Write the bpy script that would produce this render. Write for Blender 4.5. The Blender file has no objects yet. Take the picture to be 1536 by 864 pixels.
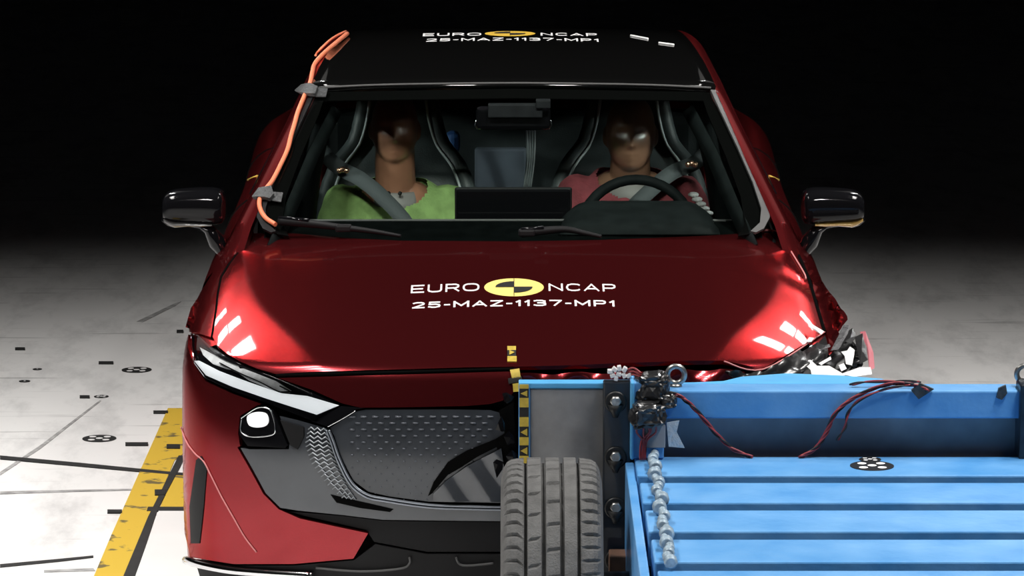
import bpy, bmesh, math, random
import numpy as np
from mathutils import Vector, Matrix, noise
from mathutils.geometry import delaunay_2d_cdt

random.seed(7)
SC = bpy.context.scene
COL = SC.collection
R = math.radians

# ------------------------------------------------------------------ camera
CAMP = np.array([-0.0038, -10.4, 2.89]); PITCH = R(9.94); FPX = 6000.0
cd = bpy.data.cameras.new('camera'); cam = bpy.data.objects.new('camera', cd); COL.objects.link(cam)
cd.sensor_width = 36.0; cd.lens = 36.0 * FPX / 1536.0; cd.clip_end = 200
cam.location = CAMP; cam.rotation_euler = (math.pi/2 - PITCH, 0, 0)
SC.camera = cam

# ------------------------------------------------------------------ world, lamps, exposure
w = bpy.data.worlds.new('hall_air'); SC.world = w; w.use_nodes = True
w.node_tree.nodes['Background'].inputs[0].default_value = (.6, .7, .8, 1)
w.node_tree.nodes['Background'].inputs[1].default_value = 0.004
SC.view_settings.view_transform = 'Standard'; SC.view_settings.look = 'None'
SC.view_settings.gamma = 1.0; SC.view_settings.use_curve_mapping = False
SC.view_settings.exposure = 0.0

def lamp(name, loc, aim, sx, sy, energy, spread=120, color=(1, .97, .93)):
    l = bpy.data.lights.new(name, 'AREA'); l.shape = 'RECTANGLE'; l.size = sx; l.size_y = sy
    l.energy = energy; l.color = color; l.spread = R(spread)
    o = bpy.data.objects.new(name, l); COL.objects.link(o); o.location = loc
    o.rotation_euler = (Vector(aim) - Vector(loc)).to_track_quat('-Z', 'Y').to_euler()
    return o
for s in (-1, 1):
    for y in (-4.2, -2.6, -1.0, 0.6, 2.2):
        lamp('ceiling_lamp', (s*2.9, y, 6.2), (s*1.9, y + .35, 0), .9, .9, 37, 70)
    lamp('front_lamp', (s*1.3, -6.6, 6.0), (s*.37, 2.6, 1.06), .7, .6, 3.8, 13)
    lamp('cabin_fill_lamp', (s*5.5, .4, 2.0), (0, 2.78, 1.10), .5, .4, .7, 8)  # added fill, lights the dummies' heads through the side windows
    lamp('cabin_fill_lamp', (s*5.5, .6, 2.9), (0, 3.3, .98), .6, .5, 1.4, 10)  # second added fill, brightens the rear of the cabin
    # unseen soft panels added behind the car, to brighten the hood sides by reflection
    lamp('hood_fill_panel', (s*4.7, 11.0, 5.6), (0, .8, .8), 5.0, 4.0, 1.25, 40)
    for (x, y, z) in ((3.15, 9.5, 6.2), (3.65, 11.3, 6.2), (4.6, 13.9, 6.2)):
        for dx in (-.17, .17):
            lamp('row_lamp', (s*(x + dx), y, z), (s*.8, .7, .8), .29, .34, .45, 30, (1, 1, 1))

# ------------------------------------------------------------------ materials
def mat(name, col, rough=.5, metal=0., coat=0., var=.0, vscale=8., bump=0., bscale=60., col2=None, spec=None, coat_rough=.03, emit=None, vrange=(.35, .65)):
    m = bpy.data.materials.new(name); m.use_nodes = True
    nt = m.node_tree; b = nt.nodes['Principled BSDF']
    b.inputs['Base Color'].default_value = (*col, 1); b.inputs['Roughness'].default_value = rough
    b.inputs['Metallic'].default_value = metal
    if coat: b.inputs['Coat Weight'].default_value = coat; b.inputs['Coat Roughness'].default_value = coat_rough
    if spec is not None: b.inputs['Specular IOR Level'].default_value = spec
    if emit: b.inputs['Emission Color'].default_value = (*col, 1); b.inputs['Emission Strength'].default_value = emit
    tc = nt.nodes.new('ShaderNodeTexCoord')
    if var or col2:
        n = nt.nodes.new('ShaderNodeTexNoise'); n.inputs['Scale'].default_value = vscale; n.inputs['Detail'].default_value = 5
        nt.links.new(tc.outputs['Object'], n.inputs['Vector'])
        r = nt.nodes.new('ShaderNodeValToRGB'); r.color_ramp.elements[0].position = vrange[0]; r.color_ramp.elements[1].position = vrange[1]
        c2 = col2 if col2 else tuple(c*(1-var) for c in col)
        r.color_ramp.elements[0].color = (*c2, 1); r.color_ramp.elements[1].color = (*col, 1)
        nt.links.new(n.outputs['Fac'], r.inputs['Fac']); nt.links.new(r.outputs['Color'], b.inputs['Base Color'])
    if bump:
        n2 = nt.nodes.new('ShaderNodeTexNoise'); n2.inputs['Scale'].default_value = bscale; n2.inputs['Detail'].default_value = 4
        nt.links.new(tc.outputs['Object'], n2.inputs['Vector'])
        bp = nt.nodes.new('ShaderNodeBump'); bp.inputs['Strength'].default_value = bump; bp.inputs['Distance'].default_value = .01
        nt.links.new(n2.outputs['Fac'], bp.inputs['Height']); nt.links.new(bp.outputs['Normal'], b.inputs['Normal'])
    return m
M = {}
M['red'] = mat('red_paint', (.27, .028, .033), .20, .88, .22, var=.12, vscale=300)
M['red'].node_tree.nodes['Principled BSDF'].inputs['Specular Tint'].default_value = (.8, .10, .12, 1)
M['redchip'] = mat('red_chip', (.62, .22, .22), .5)
M['gloss'] = mat('gloss_black', (.005, .005, .006), .07, 0, 0, spec=.22)
M['roofblack'] = mat('roof_black', (.003, .003, .003), .05, 0, 0, spec=.2)
M['black'] = mat('matte_black', (.008, .008, .009), .6, var=.3, spec=.2)
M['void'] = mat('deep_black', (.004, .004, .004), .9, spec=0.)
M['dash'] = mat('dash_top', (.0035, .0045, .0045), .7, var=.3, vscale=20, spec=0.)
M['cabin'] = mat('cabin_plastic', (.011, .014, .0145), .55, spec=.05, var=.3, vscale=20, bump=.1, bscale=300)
M['seat'] = mat('seat_leather', (.055, .068, .07), .5, var=.3, vscale=14, bump=.15, bscale=200)
M['seatgrey'] = mat('seat_piping', (.38, .42, .42), .5)
M['panelgrey'] = mat('rear_panel', (.17, .20, .25), .7, var=.2)
M['trim'] = mat('trim_grey', (.085, .085, .085), .5, .1, var=.2)
M['headtrim'] = mat('header_seal', (.05, .05, .05), .6)
M['chrome'] = mat('chrome', (.75, .76, .78), .15, 1., var=.1)
M['steelbolt'] = mat('zinc_steel', (.5, .5, .48), .35, .9, var=.4, vscale=90)
M['insert'] = mat('dark_grey_insert', (.050, .056, .066), .22, .1, .6, var=.2, vscale=6)
M['grille'] = mat('grille_panel', (.042, .048, .058), .3, .15, .5, var=.2, vscale=8)
M['grillemark'] = mat('grille_mark', (.10, .11, .13), .35, .4)
M['chev'] = mat('chevron_bar', (.22, .24, .26), .3, .6)
M['silverline'] = mat('satin_line', (.32, .35, .40), .3, .8)
M['ledwhite'] = mat('led_diffuser', (.85, .87, .88), .2, 0, .8, emit=.65)
M['lampsilver'] = mat('lamp_reflector', (.9, .9, .9), .3, .0, var=.25, vscale=50)
M['ledlit'] = mat('lamp_lens_bright', (.92, .92, .92), .15, .2, 1., emit=.8)
M['amber'] = mat('amber_lens', (.42, .27, .08), .25, .1, .8)
M['smoke'] = mat('smoked_strip', (.10, .10, .10), .25, .3, .8)
M['white'] = mat('white_vinyl', (.86, .86, .86), .5)
M['yellow'] = mat('yellow_vinyl', (.88, .72, .20), .5)
M['yellowr'] = mat('yellow_roof', (.72, .46, .05), .5)
M['inkblack'] = mat('black_vinyl', (.012, .012, .012), .5)
M['tapeyellow'] = mat('yellow_tape', (.60, .44, .06), .5, var=.25, vscale=60)
M['orange'] = mat('orange_cable', (.86, .24, .12), .45)
M['greytape'] = mat('grey_tape', (.055, .058, .06), .45, var=.4, vscale=60, bump=.4, bscale=90)
M['rubber'] = mat('tyre_rubber', (.115, .115, .114), .75, var=.35, vscale=25, bump=.3, bscale=200)
M['rubberdark'] = mat('tyre_dark', (.02, .02, .02), .8)
M['blue'] = mat('blue_paint', (.065, .27, .60), .45, var=.0, vscale=7, bump=.15, bscale=40, vrange=(.30, .70), col2=(.15, .38, .70), coat=.2)
M['bluedark'] = mat('blue_paint_worn', (.05, .17, .38), .5, vscale=9, col2=(.035, .12, .28), bump=.2, bscale=50, coat=.15)
M['bluelight'] = mat('light_blue_block', (.10, .42, .78), .4, var=.12, vscale=12)
M['navy'] = mat('navy_plate', (.010, .017, .028), .4, .2, .3, var=.5, vscale=12)
M['steel'] = mat('worn_steel', (.36, .36, .365), .5, .2, vscale=6, col2=(.20, .20, .205), bump=.15, bscale=30)
M['recess'] = mat('recess_panel', (.36, .35, .36), .6, .0, vscale=6, col2=(.22, .215, .23))
M['plastic'] = mat('black_plastic_wrap', (.016, .016, .017), .30, 0, .3, bump=.25, bscale=25)
M['foil'] = mat('foil_tape', (.62, .62, .62), .35, .15, bump=.5, bscale=60)
M['wirered'] = mat('red_wire', (.30, .035, .04), .45)
M['wireblack'] = mat('black_wire', (.012, .01, .01), .45)
M['clear'] = mat('clear_chain', (.36, .48, .58), .4, .0, .2, var=.4, vscale=60)
M['shardwhite'] = mat('white_shard', (.85, .85, .86), .3, 0, .5)
M['shardgrey'] = mat('grey_shard', (.20, .20, .21), .25, .3, .6, var=.5, vscale=60)
M['pink'] = mat('pale_red_edge', (.50, .14, .17), .4, .2, .5)
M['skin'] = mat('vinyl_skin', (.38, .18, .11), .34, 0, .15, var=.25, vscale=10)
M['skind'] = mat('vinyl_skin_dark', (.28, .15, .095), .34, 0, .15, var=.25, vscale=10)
M['shirtg'] = mat('green_cotton', (.27, .43, .14), .9, var=.25, vscale=25, bump=.4, bscale=60)
M['shirtr'] = mat('rose_cotton', (.26, .05, .062), .9, var=.25, vscale=25, bump=.4, bscale=60)
M['belt'] = mat('seat_belt', (.09, .105, .11), .7, bump=.3, bscale=400)
M['collar'] = mat('grey_collar', (.26, .25, .24), .6)
M['copper'] = mat('copper_clip', (.75, .45, .30), .25, .9)
M['bluething'] = mat('blue_bag', (.03, .10, .30), .6)
M['wood'] = mat('brown_block', (.20, .10, .06), .7, var=.4, vscale=20)
M['floorwhite'] = mat('white_plate', (.85, .85, .84), .5, var=.04, vscale=4)
M['flooryellow'] = mat('yellow_floor_paint', (.68, .45, .035), .6, vscale=14, col2=(.16, .12, .04), vrange=(.35, .41))
M['floordark'] = mat('dark_joint', (.02, .02, .02), .7, var=.4, vscale=20)
M['floorgrey'] = mat('grey_scuff', (.50, .50, .50), .7, var=.5, vscale=20)
M['wall'] = mat('dark_wall', (.02, .02, .022), .9, var=.2, vscale=2)
M['taillamp'] = mat('tail_red', (.25, .01, .01), .3)

def floor_mat():
    m = bpy.data.materials.new('hall_floor'); m.use_nodes = True; nt = m.node_tree; b = nt.nodes['Principled BSDF']
    tc = nt.nodes.new('ShaderNodeTexCoord')
    mp = nt.nodes.new('ShaderNodeMapping'); mp.inputs['Scale'].default_value = (1.0, .35, 1); mp.inputs['Rotation'].default_value = (0, 0, .5)
    nt.links.new(tc.outputs['Object'], mp.inputs['Vector'])
    n = nt.nodes.new('ShaderNodeTexNoise'); n.inputs['Scale'].default_value = 5; n.inputs['Detail'].default_value = 8; n.inputs['Roughness'].default_value = .7
    nt.links.new(mp.outputs[0], n.inputs['Vector'])
    r = nt.nodes.new('ShaderNodeValToRGB'); e = r.color_ramp.elements
    e[0].position = .28; e[0].color = (.60, .60, .60, 1); e[1].position = .52; e[1].color = (.86, .86, .855, 1)
    nt.links.new(n.outputs['Fac'], r.inputs['Fac'])
    # scuffs: thin dark streaks
    mp2 = nt.nodes.new('ShaderNodeMapping'); mp2.inputs['Scale'].default_value = (.5, 7, 1); mp2.inputs['Rotation'].default_value = (0, 0, -.15)
    nt.links.new(tc.outputs['Object'], mp2.inputs['Vector'])
    n2 = nt.nodes.new('ShaderNodeTexNoise'); n2.inputs['Scale'].default_value = 3; n2.inputs['Detail'].default_value = 6
    nt.links.new(mp2.outputs[0], n2.inputs['Vector'])
    r2 = nt.nodes.new('ShaderNodeValToRGB'); f = r2.color_ramp.elements
    f[0].position = .30; f[0].color = (.62, .62, .62, 1); f[1].position = .37; f[1].color = (1, 1, 1, 1)
    nt.links.new(n2.outputs['Fac'], r2.inputs['Fac'])
    mx = nt.nodes.new('ShaderNodeMixRGB'); mx.blend_type = 'MULTIPLY'; mx.inputs[0].default_value = .8
    nt.links.new(r.outputs[0], mx.inputs[1]); nt.links.new(r2.outputs[0], mx.inputs[2])
    nt.links.new(mx.outputs[0], b.inputs['Base Color']); b.inputs['Roughness'].default_value = .55
    return m
M['floor'] = floor_mat()

def glass_mat(name, tint, refl=1.0):
    m = bpy.data.materials.new(name); m.use_nodes = True; nt = m.node_tree
    for n in list(nt.nodes): nt.nodes.remove(n)
    out = nt.nodes.new('ShaderNodeOutputMaterial'); t = nt.nodes.new('ShaderNodeBsdfTransparent'); t.inputs[0].default_value = (*tint, 1)
    g = nt.nodes.new('ShaderNodeBsdfGlossy'); g.inputs['Roughness'].default_value = .02
    fr = nt.nodes.new('ShaderNodeFresnel'); fr.inputs['IOR'].default_value = 1.45
    mm = nt.nodes.new('ShaderNodeMath'); mm.operation = 'MULTIPLY'; mm.inputs[1].default_value = refl
    nt.links.new(fr.outputs[0], mm.inputs[0])
    mx = nt.nodes.new('ShaderNodeMixShader')
    nt.links.new(mm.outputs[0], mx.inputs[0]); nt.links.new(t.outputs[0], mx.inputs[1]); nt.links.new(g.outputs[0], mx.inputs[2])
    nt.links.new(mx.outputs[0], out.inputs[0])
    return m
M['glass'] = glass_mat('windscreen_glass', (.80, .86, .83), .6)
M['sideglass'] = glass_mat('tinted_glass', (.45, .5, .5))
M['lens'] = glass_mat('lamp_glass', (.9, .92, .93))

# ------------------------------------------------------------------ projection helpers
FW = np.array([0, math.cos(PITCH), -math.sin(PITCH)]); UP = np.array([0, math.sin(PITCH), math.cos(PITCH)]); RT = np.array([1., 0, 0])
def rays(px):
    px = np.asarray(px, float)
    d = FW[None]*FPX + RT[None]*(px[:, 0:1]-768) + UP[None]*(432-px[:, 1:2])
    return d/np.linalg.norm(d, axis=1, keepdims=True)
def at(px, py, y):
    d = rays([(px, py)])[0]; t = (y-CAMP[1])/d[1]
    return Vector(CAMP + d*t)
def atz(px, py, z):
    d = rays([(px, py)])[0]; t = (z-CAMP[2])/d[2]
    return Vector(CAMP + d*t)

# ------------------------------------------------------------------ car surfaces (implicit, >0 outside)
def smax(a, b, k):
    h = np.clip(.5 + .5*(a-b)/k, 0, 1)
    return b*(1-h) + a*h + k*h*(1-h)
def hood_c(y):
    s = np.clip((y-.25)/1.2, -.6, 1.3)
    return .80 + .164*s + .08*s*(1-s)
CY = np.array([-.5, .25, .45, .68, .80, 1.0, 1.38, 2.2]); CX = np.array([.30, .50, .58, .66, .715, .76, .81, .85])
_yy = np.linspace(-.5, 2.2, 271); _xx = np.interp(_yy, CY, CX)
for _ in range(4): _xx[8:-8] = np.convolve(_xx, np.ones(17)/17, 'valid')
CY, CX = _yy, _xx
def f_hood(p):
    x, y, z = np.abs(p[..., 0]), p[..., 1], p[..., 2]
    zc = hood_c(y); zs = .55; Wd = .960
    dlt = x - np.interp(y, CY, CX)
    z2 = z + .05*x*x + .11*(dlt + np.sqrt(dlt*dlt + .00004))*.5 - .03*np.clip((x-.6)/.3, 0, 1)**2
    xr = p[..., 0]
    z2 = z2 - .004*np.exp(-((xr-.82)/.07)**2 - ((y-1.2)/.16)**2)*np.sin(y*22+xr*20) - .006*np.exp(-((xr-.62)/.2)**2 - ((y-.55)/.25)**2)
    a = np.clip(z2-zs, 0, None)/(zc-zs)
    r = ((x/Wd)**6 + a**6 + 1e-9)**(1/6.)
    return (r-1)*(zc-zs)
def prof(z):
    return .65*np.clip(z-.52, 0, None)**2 + .5*np.clip(.42-z, 0, None)**2
def f_front(p):
    x, y, z = np.abs(p[..., 0]), p[..., 1], p[..., 2]
    L = .72; u = x/.960; v = np.clip((.20 + L - (y - prof(z)))/L, 0, None)
    return ((u**2.7 + v**2.7 + 1e-9)**(1/2.7)-1)*L
def f_body(p):
    return smax(f_hood(p), f_front(p), .03)
def roof_c(y):
    a = .964 + (y-1.45)*.4235 + .04*np.clip((y-1.45)/.85, 0, 1)*(1-np.clip((y-1.45)/.85, 0, 1))
    t = y-2.3
    b = 1.324 + .2*t - .125*t*t
    t3 = np.clip(y-3.1, 0, None)
    b = np.where(y > 3.1, 1.404 - .20*t3*t3, b)
    return np.where(y < 2.3, a, b)
def side_x(z):
    return .868 - .53*(z-.93)
def green_z(x, y):
    return roof_c(y - .15*x*x) - .04*x*x
def f_green(p):
    x, y, z = np.abs(p[..., 0]), p[..., 1], p[..., 2]
    return smax((z - green_z(x, y))*.92, (x - side_x(z) + .06*np.clip(y-3.2, 0, None))*.88, .05)

def cast(surf, o, d, t0, t1, n=340):
    ts = np.linspace(t0, t1, n); N = len(d)
    o = np.broadcast_to(o, d.shape)
    best = np.full(N, 1e9); bt = np.full(N, t0); hit = np.full(N, -1.0); prev = surf(o + d*t0)
    for i in range(1, n):
        v = surf(o + d*ts[i]); c = (hit < 0) & (prev > 0) & (v <= 0)
        hit[c] = ts[i]; b = v < best; b &= hit < 0
        best[b] = v[b]; bt[b] = ts[i]; prev = v
    lo = np.where(hit > 0, hit-(ts[1]-ts[0]), bt); hi = np.where(hit > 0, hit, bt)
    for _ in range(24):
        m = (lo+hi)/2; v = surf(o + d*m[:, None]); lo = np.where(v > 0, m, lo); hi = np.where(v > 0, hi, m)
    return o + d*hi[:, None]
def grad(surf, p):
    e = 1e-4; g = np.zeros_like(p)
    for k in range(3):
        q = np.zeros(3); q[k] = e
        g[:, k] = surf(p+q)-surf(p-q)
    return g/np.maximum(np.linalg.norm(g, axis=1, keepdims=True), 1e-12)
def pcast(surf, px, off=0.):
    d = rays(px); p = cast(surf, CAMP, d, 9.8, 15.2)
    return p + grad(surf, p)*off

# ------------------------------------------------------------------ object helpers
def obj(name, me, m=None, parent=None):
    if isinstance(me, bmesh.types.BMesh):
        b = me; me = bpy.data.meshes.new(name); b.to_mesh(me); b.free()
    o = bpy.data.objects.new(name, me); COL.objects.link(o)
    if m is not None: me.materials.append(m)
    if parent is not None: o.parent = parent; o.matrix_parent_inverse = parent_inv(parent)
    return o
def parent_inv(p):
    mm = Matrix.Identity(4); q = p
    while q is not None:
        mm = Matrix.LocRotScale(q.location, q.rotation_euler, q.scale) @ (q.matrix_parent_inverse if q.parent else Matrix.Identity(4)) if False else mm
        q = q.parent
    return WM(p).inverted()
def WM(o):
    m = Matrix.LocRotScale(o.location, o.rotation_euler.to_quaternion(), o.scale)
    return WM(o.parent) @ o.matrix_parent_inverse @ m if o.parent else m
def thing(name, label, cat, loc=(0, 0, 0), group=None):
    o = bpy.data.objects.new(name, None); COL.objects.link(o); o.location = loc; o.empty_display_size = .1
    return tag(o, label, cat, group)
def tag(o, label, cat=None, group=None):
    o['label'] = label
    if cat: o['category'] = cat
    if group: o['group'] = group
    return o
def struct(o):
    o['kind'] = 'structure'; return o
def smooth(me, on=True):
    me.polygons.foreach_set('use_smooth', [on]*len(me.polygons)); return me

def mesh_from(name, V, F, sm=False):
    me = bpy.data.meshes.new(name); me.from_pydata([tuple(map(float, v)) for v in V], [], F); me.update()
    if sm: smooth(me)
    return me
def crom(pts, n=6, closed=False):
    P = [np.array(p, float) for p in pts]; out = []
    m = len(P)
    for i in range(m if closed else m-1):
        g = (lambda k: P[k % m]) if closed else (lambda k: P[min(max(k, 0), m-1)])
        a, b, c, d = g(i-1), g(i), g(i+1), g(i+2)
        for k in range(n):
            t = k/n
            out.append(.5*((2*b) + (-a+c)*t + (2*a-5*b+4*c-d)*t*t + (-a+3*b-3*c+d)*t**3))
    if not closed: out.append(P[-1])
    return out
def inside(poly, pts):
    x, y = pts[:, 0], pts[:, 1]; c = np.zeros(len(pts), bool); n = len(poly); j = n-1
    for i in range(n):
        xi, yi = poly[i]; xj, yj = poly[j]
        k = ((yi > y) != (yj > y)) & (x < (xj-xi)*(y-yi)/(yj-yi+1e-12)+xi)
        c ^= k; j = i
    return c
def patch(name, poly, surf, m, parent, step=7, off=0., thick=.01, round_=False, ripple=None):
    if round_: poly = crom(poly, 5, True)
    B = []
    for i in range(len(poly)):
        a = np.array(poly[i], float); b = np.array(poly[(i+1) % len(poly)], float)
        n = max(1, int(round(np.linalg.norm(b-a)/step)))
        for k in range(n): B.append(a+(b-a)*k/n)
    B = np.array(B); cen = B.mean(0)
    for _ in range(14):            # keep the outline on the surface
        Pb = cast(surf, CAMP, rays(B), 9.8, 15.2); ms = surf(Pb) > 1e-3
        if not ms.any(): break
        B[ms] += (cen-B[ms])*.008
    mn = B.min(0); mx = B.max(0)
    gx, gy = np.meshgrid(np.arange(mn[0]+step/2, mx[0], step), np.arange(mn[1]+step/2, mx[1], step*.6))
    G = np.stack([gx.ravel(), gy.ravel()], 1)
    if len(G):
        G = G[inside(B, G)]
        if len(G):
            dm = np.min(np.linalg.norm(G[:, None]-B[None], axis=2), axis=1); G = G[dm > step*.42]
    allp = np.concatenate([B, G]) if len(G) else B
    vs, es, fs, _, _, _ = delaunay_2d_cdt([Vector(p) for p in allp], [], [list(range(len(B)))], 1, 1e-6)
    q = np.array([(v.x, v.y) for v in vs])
    P = cast(surf, CAMP, rays(q), 9.8, 15.2); N = grad(surf, P); 
    if ripple is not None: P = P + N*ripple(P)[:, None]
    P = P + N*off
    F = []
    for f in fs:
        a, b, c = [P[k] for k in f[:3]]
        nn = np.cross(b-a, c-a)
        F.append(list(f) if nn @ N[f[0]] >= 0 else list(f)[::-1])
    cnt = {}
    for f in F:
        for i in range(len(f)):
            e = (f[i], f[(i+1) % len(f)]); k = tuple(sorted(e)); cnt.setdefault(k, []).append(e)
    V = [tuple(p) for p in P]; VN = [tuple(n) for n in N]; idx = {}
    def dup(i, lvl):
        k = (i, lvl)
        if k not in idx:
            idx[k] = len(V); V.append(tuple(P[i] - N[i]*(thick if lvl else 0))); VN.append((0, 0, 0))
        return idx[k]
    nf = len(F)
    for k, l in cnt.items():
        if len(l) == 1:
            a, b = l[0]
            F.append([dup(b, 0), dup(a, 0), dup(a, 1), dup(b, 1)])
    me = mesh_from(name, V, F, True)
    if ripple is None: me.normals_split_custom_set_from_vertices(VN)
    return obj(name, me, m, parent)
def grid(name, rows, m, parent, thick=0, closed=False, outward=None):
    rows = [[Vector(p) for p in r] for r in rows]; nr = len(rows); nc = len(rows[0])
    V = [p for r in rows for p in r]; F = []
    for i in range(nr-1):
        for j in range(nc if closed else nc-1):
            k = (j+1) % nc
            F.append([i*nc+j, i*nc+k, (i+1)*nc+k, (i+1)*nc+j])
    me = mesh_from(name, V, F, True)
    o = obj(name, me, m, parent)
    if thick:
        md = o.modifiers.new('thickness', 'SOLIDIFY'); md.thickness = thick; md.offset = -1
    return o
def bm_box(b, c, s, bev=.004, rot=None):
    r = bmesh.ops.create_cube(b, size=1)['verts']
    bmesh.ops.scale(b, vec=s, verts=r)
    if bev:
        es = list({e for v in r for e in v.link_edges})
        g = bmesh.ops.bevel(b, geom=es, offset=min(bev, min(s)*.45), segments=2, affect='EDGES', profile=.5)
        vs = {v for f in g['faces'] for v in f.verts} | {v for v in r if v.is_valid}
        r = list(vs)
    if rot is not None: bmesh.ops.rotate(b, cent=(0, 0, 0), matrix=rot, verts=r)
    bmesh.ops.translate(b, vec=c, verts=r)
def box(name, x0, x1, y0, y1, z0, z1, m, parent=None, bev=.004, rot=None):
    b = bmesh.new(); bm_box(b, ((x0+x1)/2, (y0+y1)/2, (z0+z1)/2), (abs(x1-x0), abs(y1-y0), abs(z1-z0)), bev, rot)
    return obj(name, b, m, parent)
def tube_bm(b, pts, r, n=8, sm=5, taper=None):
    P = [Vector(p) for p in (crom(pts, sm) if sm > 1 else pts)]
    rings = []; up = Vector((0.13, .2, 1)).normalized()
    for i, p in enumerate(P):
        t = (P[min(i+1, len(P)-1)]-P[max(i-1, 0)]).normalized()
        s = t.cross(up)
        if s.length < .05: s = t.cross(Vector((1, 0, 0)))
        s.normalize(); u = s.cross(t).normalized()
        rr = r if taper is None else taper(i/(len(P)-1))
        rings.append([b.verts.new(p + (s*math.cos(2*math.pi*k/n)+u*math.sin(2*math.pi*k/n))*rr) for k in range(n)])
    for a, c in zip(rings, rings[1:]):
        for k in range(n):
            f = b.faces.new([a[k], a[(k+1) % n], c[(k+1) % n], c[k]]); f.smooth = True
    b.faces.new(rings[0][::-1]); b.faces.new(rings[-1])
def tube(name, pts, r, m, parent=None, n=8, sm=5, taper=None):
    b = bmesh.new(); tube_bm(b, pts, r, n, sm, taper); bmesh.ops.recalc_face_normals(b, faces=b.faces)
    return obj(name, b, m, parent)
def tube_on(name, px, surf, r, m, parent, off=.003, n=8):
    P = pcast(surf, crom(px, 6), off)
    return tube(name, P, r, m, parent, n, 1)
def prism(name, poly, d, m, parent=None, bev=0.):
    """poly: list of 3D points (planar); d: thickness vector"""
    V = [Vector(p) for p in poly]; d = Vector(d); n = len(V)
    b = bmesh.new(); A = [b.verts.new(v) for v in V]; B = [b.verts.new(v+d) for v in V]
    b.faces.new(A); b.faces.new(B[::-1])
    for i in range(n): b.faces.new([A[i], B[i], B[(i+1) % n], A[(i+1) % n]])
    bmesh.ops.recalc_face_normals(b, faces=b.faces)
    if bev: bmesh.ops.bevel(b, geom=list(b.edges), offset=bev, segments=2, affect='EDGES')
    return obj(name, b, m, parent)
def lathe_bm(b, prof_, axis_pt, axis='X', n=24, caps=True):
    rings = []
    for (a, r) in prof_:
        ring = []
        for k in range(n):
            c, s = math.cos(2*math.pi*k/n)*r, math.sin(2*math.pi*k/n)*r
            v = {'X': (a, c, s), 'Y': (c, a, s), 'Z': (c, s, a)}[axis]
            ring.append(b.verts.new(Vector(axis_pt)+Vector(v)))
        rings.append(ring)
    for p, q in zip(rings, rings[1:]):
        for k in range(n):
            f = b.faces.new([p[k], p[(k+1) % n], q[(k+1) % n], q[k]]); f.smooth = True
    if caps: b.faces.new(rings[0]); b.faces.new(rings[-1])
    bmesh.ops.recalc_face_normals(b, faces=b.faces)
def lathe(name, prof_, pt, axis, m, parent=None, n=24):
    b = bmesh.new(); lathe_bm(b, prof_, pt, axis, n); return obj(name, b, m, parent)
GLYPH = {'E': (1.2, [[(1, 1), (0, 1), (0, 0), (1, 0)], [(0, .5), (.9, .5)]]), 'U': (1.3, [[(0, 1), (0, .25), (.1, .07), (.3, 0), (.7, 0), (.9, .07), (1, .25), (1, 1)]]),
    'R': (1.25, [[(0, 0), (0, 1), (.75, 1), (.95, .9), (1, .74), (.95, .58), (.75, .46), (0, .46)], [(.6, .46), (1, 0)]]), 'N': (1.3, [[(0, 0), (0, 1), (1, 0), (1, 1)]]),
    'O': (1.5, [[(.5+.5*math.copysign(abs(math.cos(t))**.75, math.cos(t)), .5+.5*math.copysign(abs(math.sin(t))**.75, math.sin(t))) for t in [2*math.pi*k/24 for k in range(25)]]]),
    'C': (1.3, [[(1, .84), (.85, .96), (.6, 1), (.35, 1), (.1, .88), (0, .62), (0, .38), (.1, .12), (.35, 0), (.6, 0), (.85, .04), (1, .16)]]),
    'A': (1.4, [[(0, 0), (.5, 1), (1, 0)], [(.2, .3), (.8, .3)]]), 'P': (1.2, [[(0, 0), (0, 1), (.75, 1), (.95, .9), (1, .71), (.95, .52), (.75, .42), (0, .42)]]),
    '2': (1.2, [[(0, .84), (.15, .96), (.4, 1), (.7, 1), (.92, .92), (1, .76), (.93, .6), (0, 0), (1, 0)]]), '-': (.6, [[(0, .42), (1, .42)]]),
    '5': (1.2, [[(.95, 1), (.08, 1), (.04, .56), (.65, .58), (.92, .48), (1, .3), (.92, .1), (.65, 0), (.3, 0), (0, .1)]]),
    'M': (1.5, [[(0, 0), (0, 1), (.5, .2), (1, 1), (1, 0)]]), 'Z': (1.2, [[(0, 1), (1, 1), (0, 0), (1, 0)]]), '1': (.55, [[(0, .74), (.8, 1), (.8, 0)]]),
    '3': (1.2, [[(0, .92), (.25, 1), (.7, 1), (.95, .9), (.95, .64), (.7, .53), (.35, .53)], [(.7, .53), (1, .4), (1, .12), (.72, 0), (.25, 0), (0, .08)]]), '7': (1.2, [[(0, 1), (1, 1), (.4, 0)]])}
def text_mesh(s, th=.18):
    """letters drawn as flat strokes; returned in a unit box"""
    V = []; F = []; x0 = 0.
    for ch in s:
        wd, strokes = GLYPH[ch]; wd -= th; hh = 1-th
        for st in strokes:
            P = [np.array([x0+th/2+p[0]*wd, th/2+p[1]*hh]) for p in st]
            for p, q in zip(P, P[1:]):
                d = q-p; L = np.linalg.norm(d)
                if L < 1e-6: continue
                d /= L; n = np.array([-d[1], d[0]])*th/2; e = d*th*(.46 if L > th*1.2 else .15); i = len(V)
                V += [p-e-n, q+e-n, q+e+n, p-e+n]; F.append([i, i+1, i+2, i+3])
        x0 += wd+th+.30
    V = np.array(V); V[:, 0] /= x0-.30
    V[:, 0] = np.clip(V[:, 0], 0, 1); V[:, 1] = np.clip(V[:, 1], 0, 1)
    return V, F
def drop(surf, xy, off):
    xy = np.asarray(xy, float); o = np.column_stack([xy, np.full(len(xy), 1.8)])
    p = cast(surf, o, np.tile([0, 0, -1.], (len(xy), 1)), 0, 1.2, 240)
    return p + grad(surf, p)*off
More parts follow.
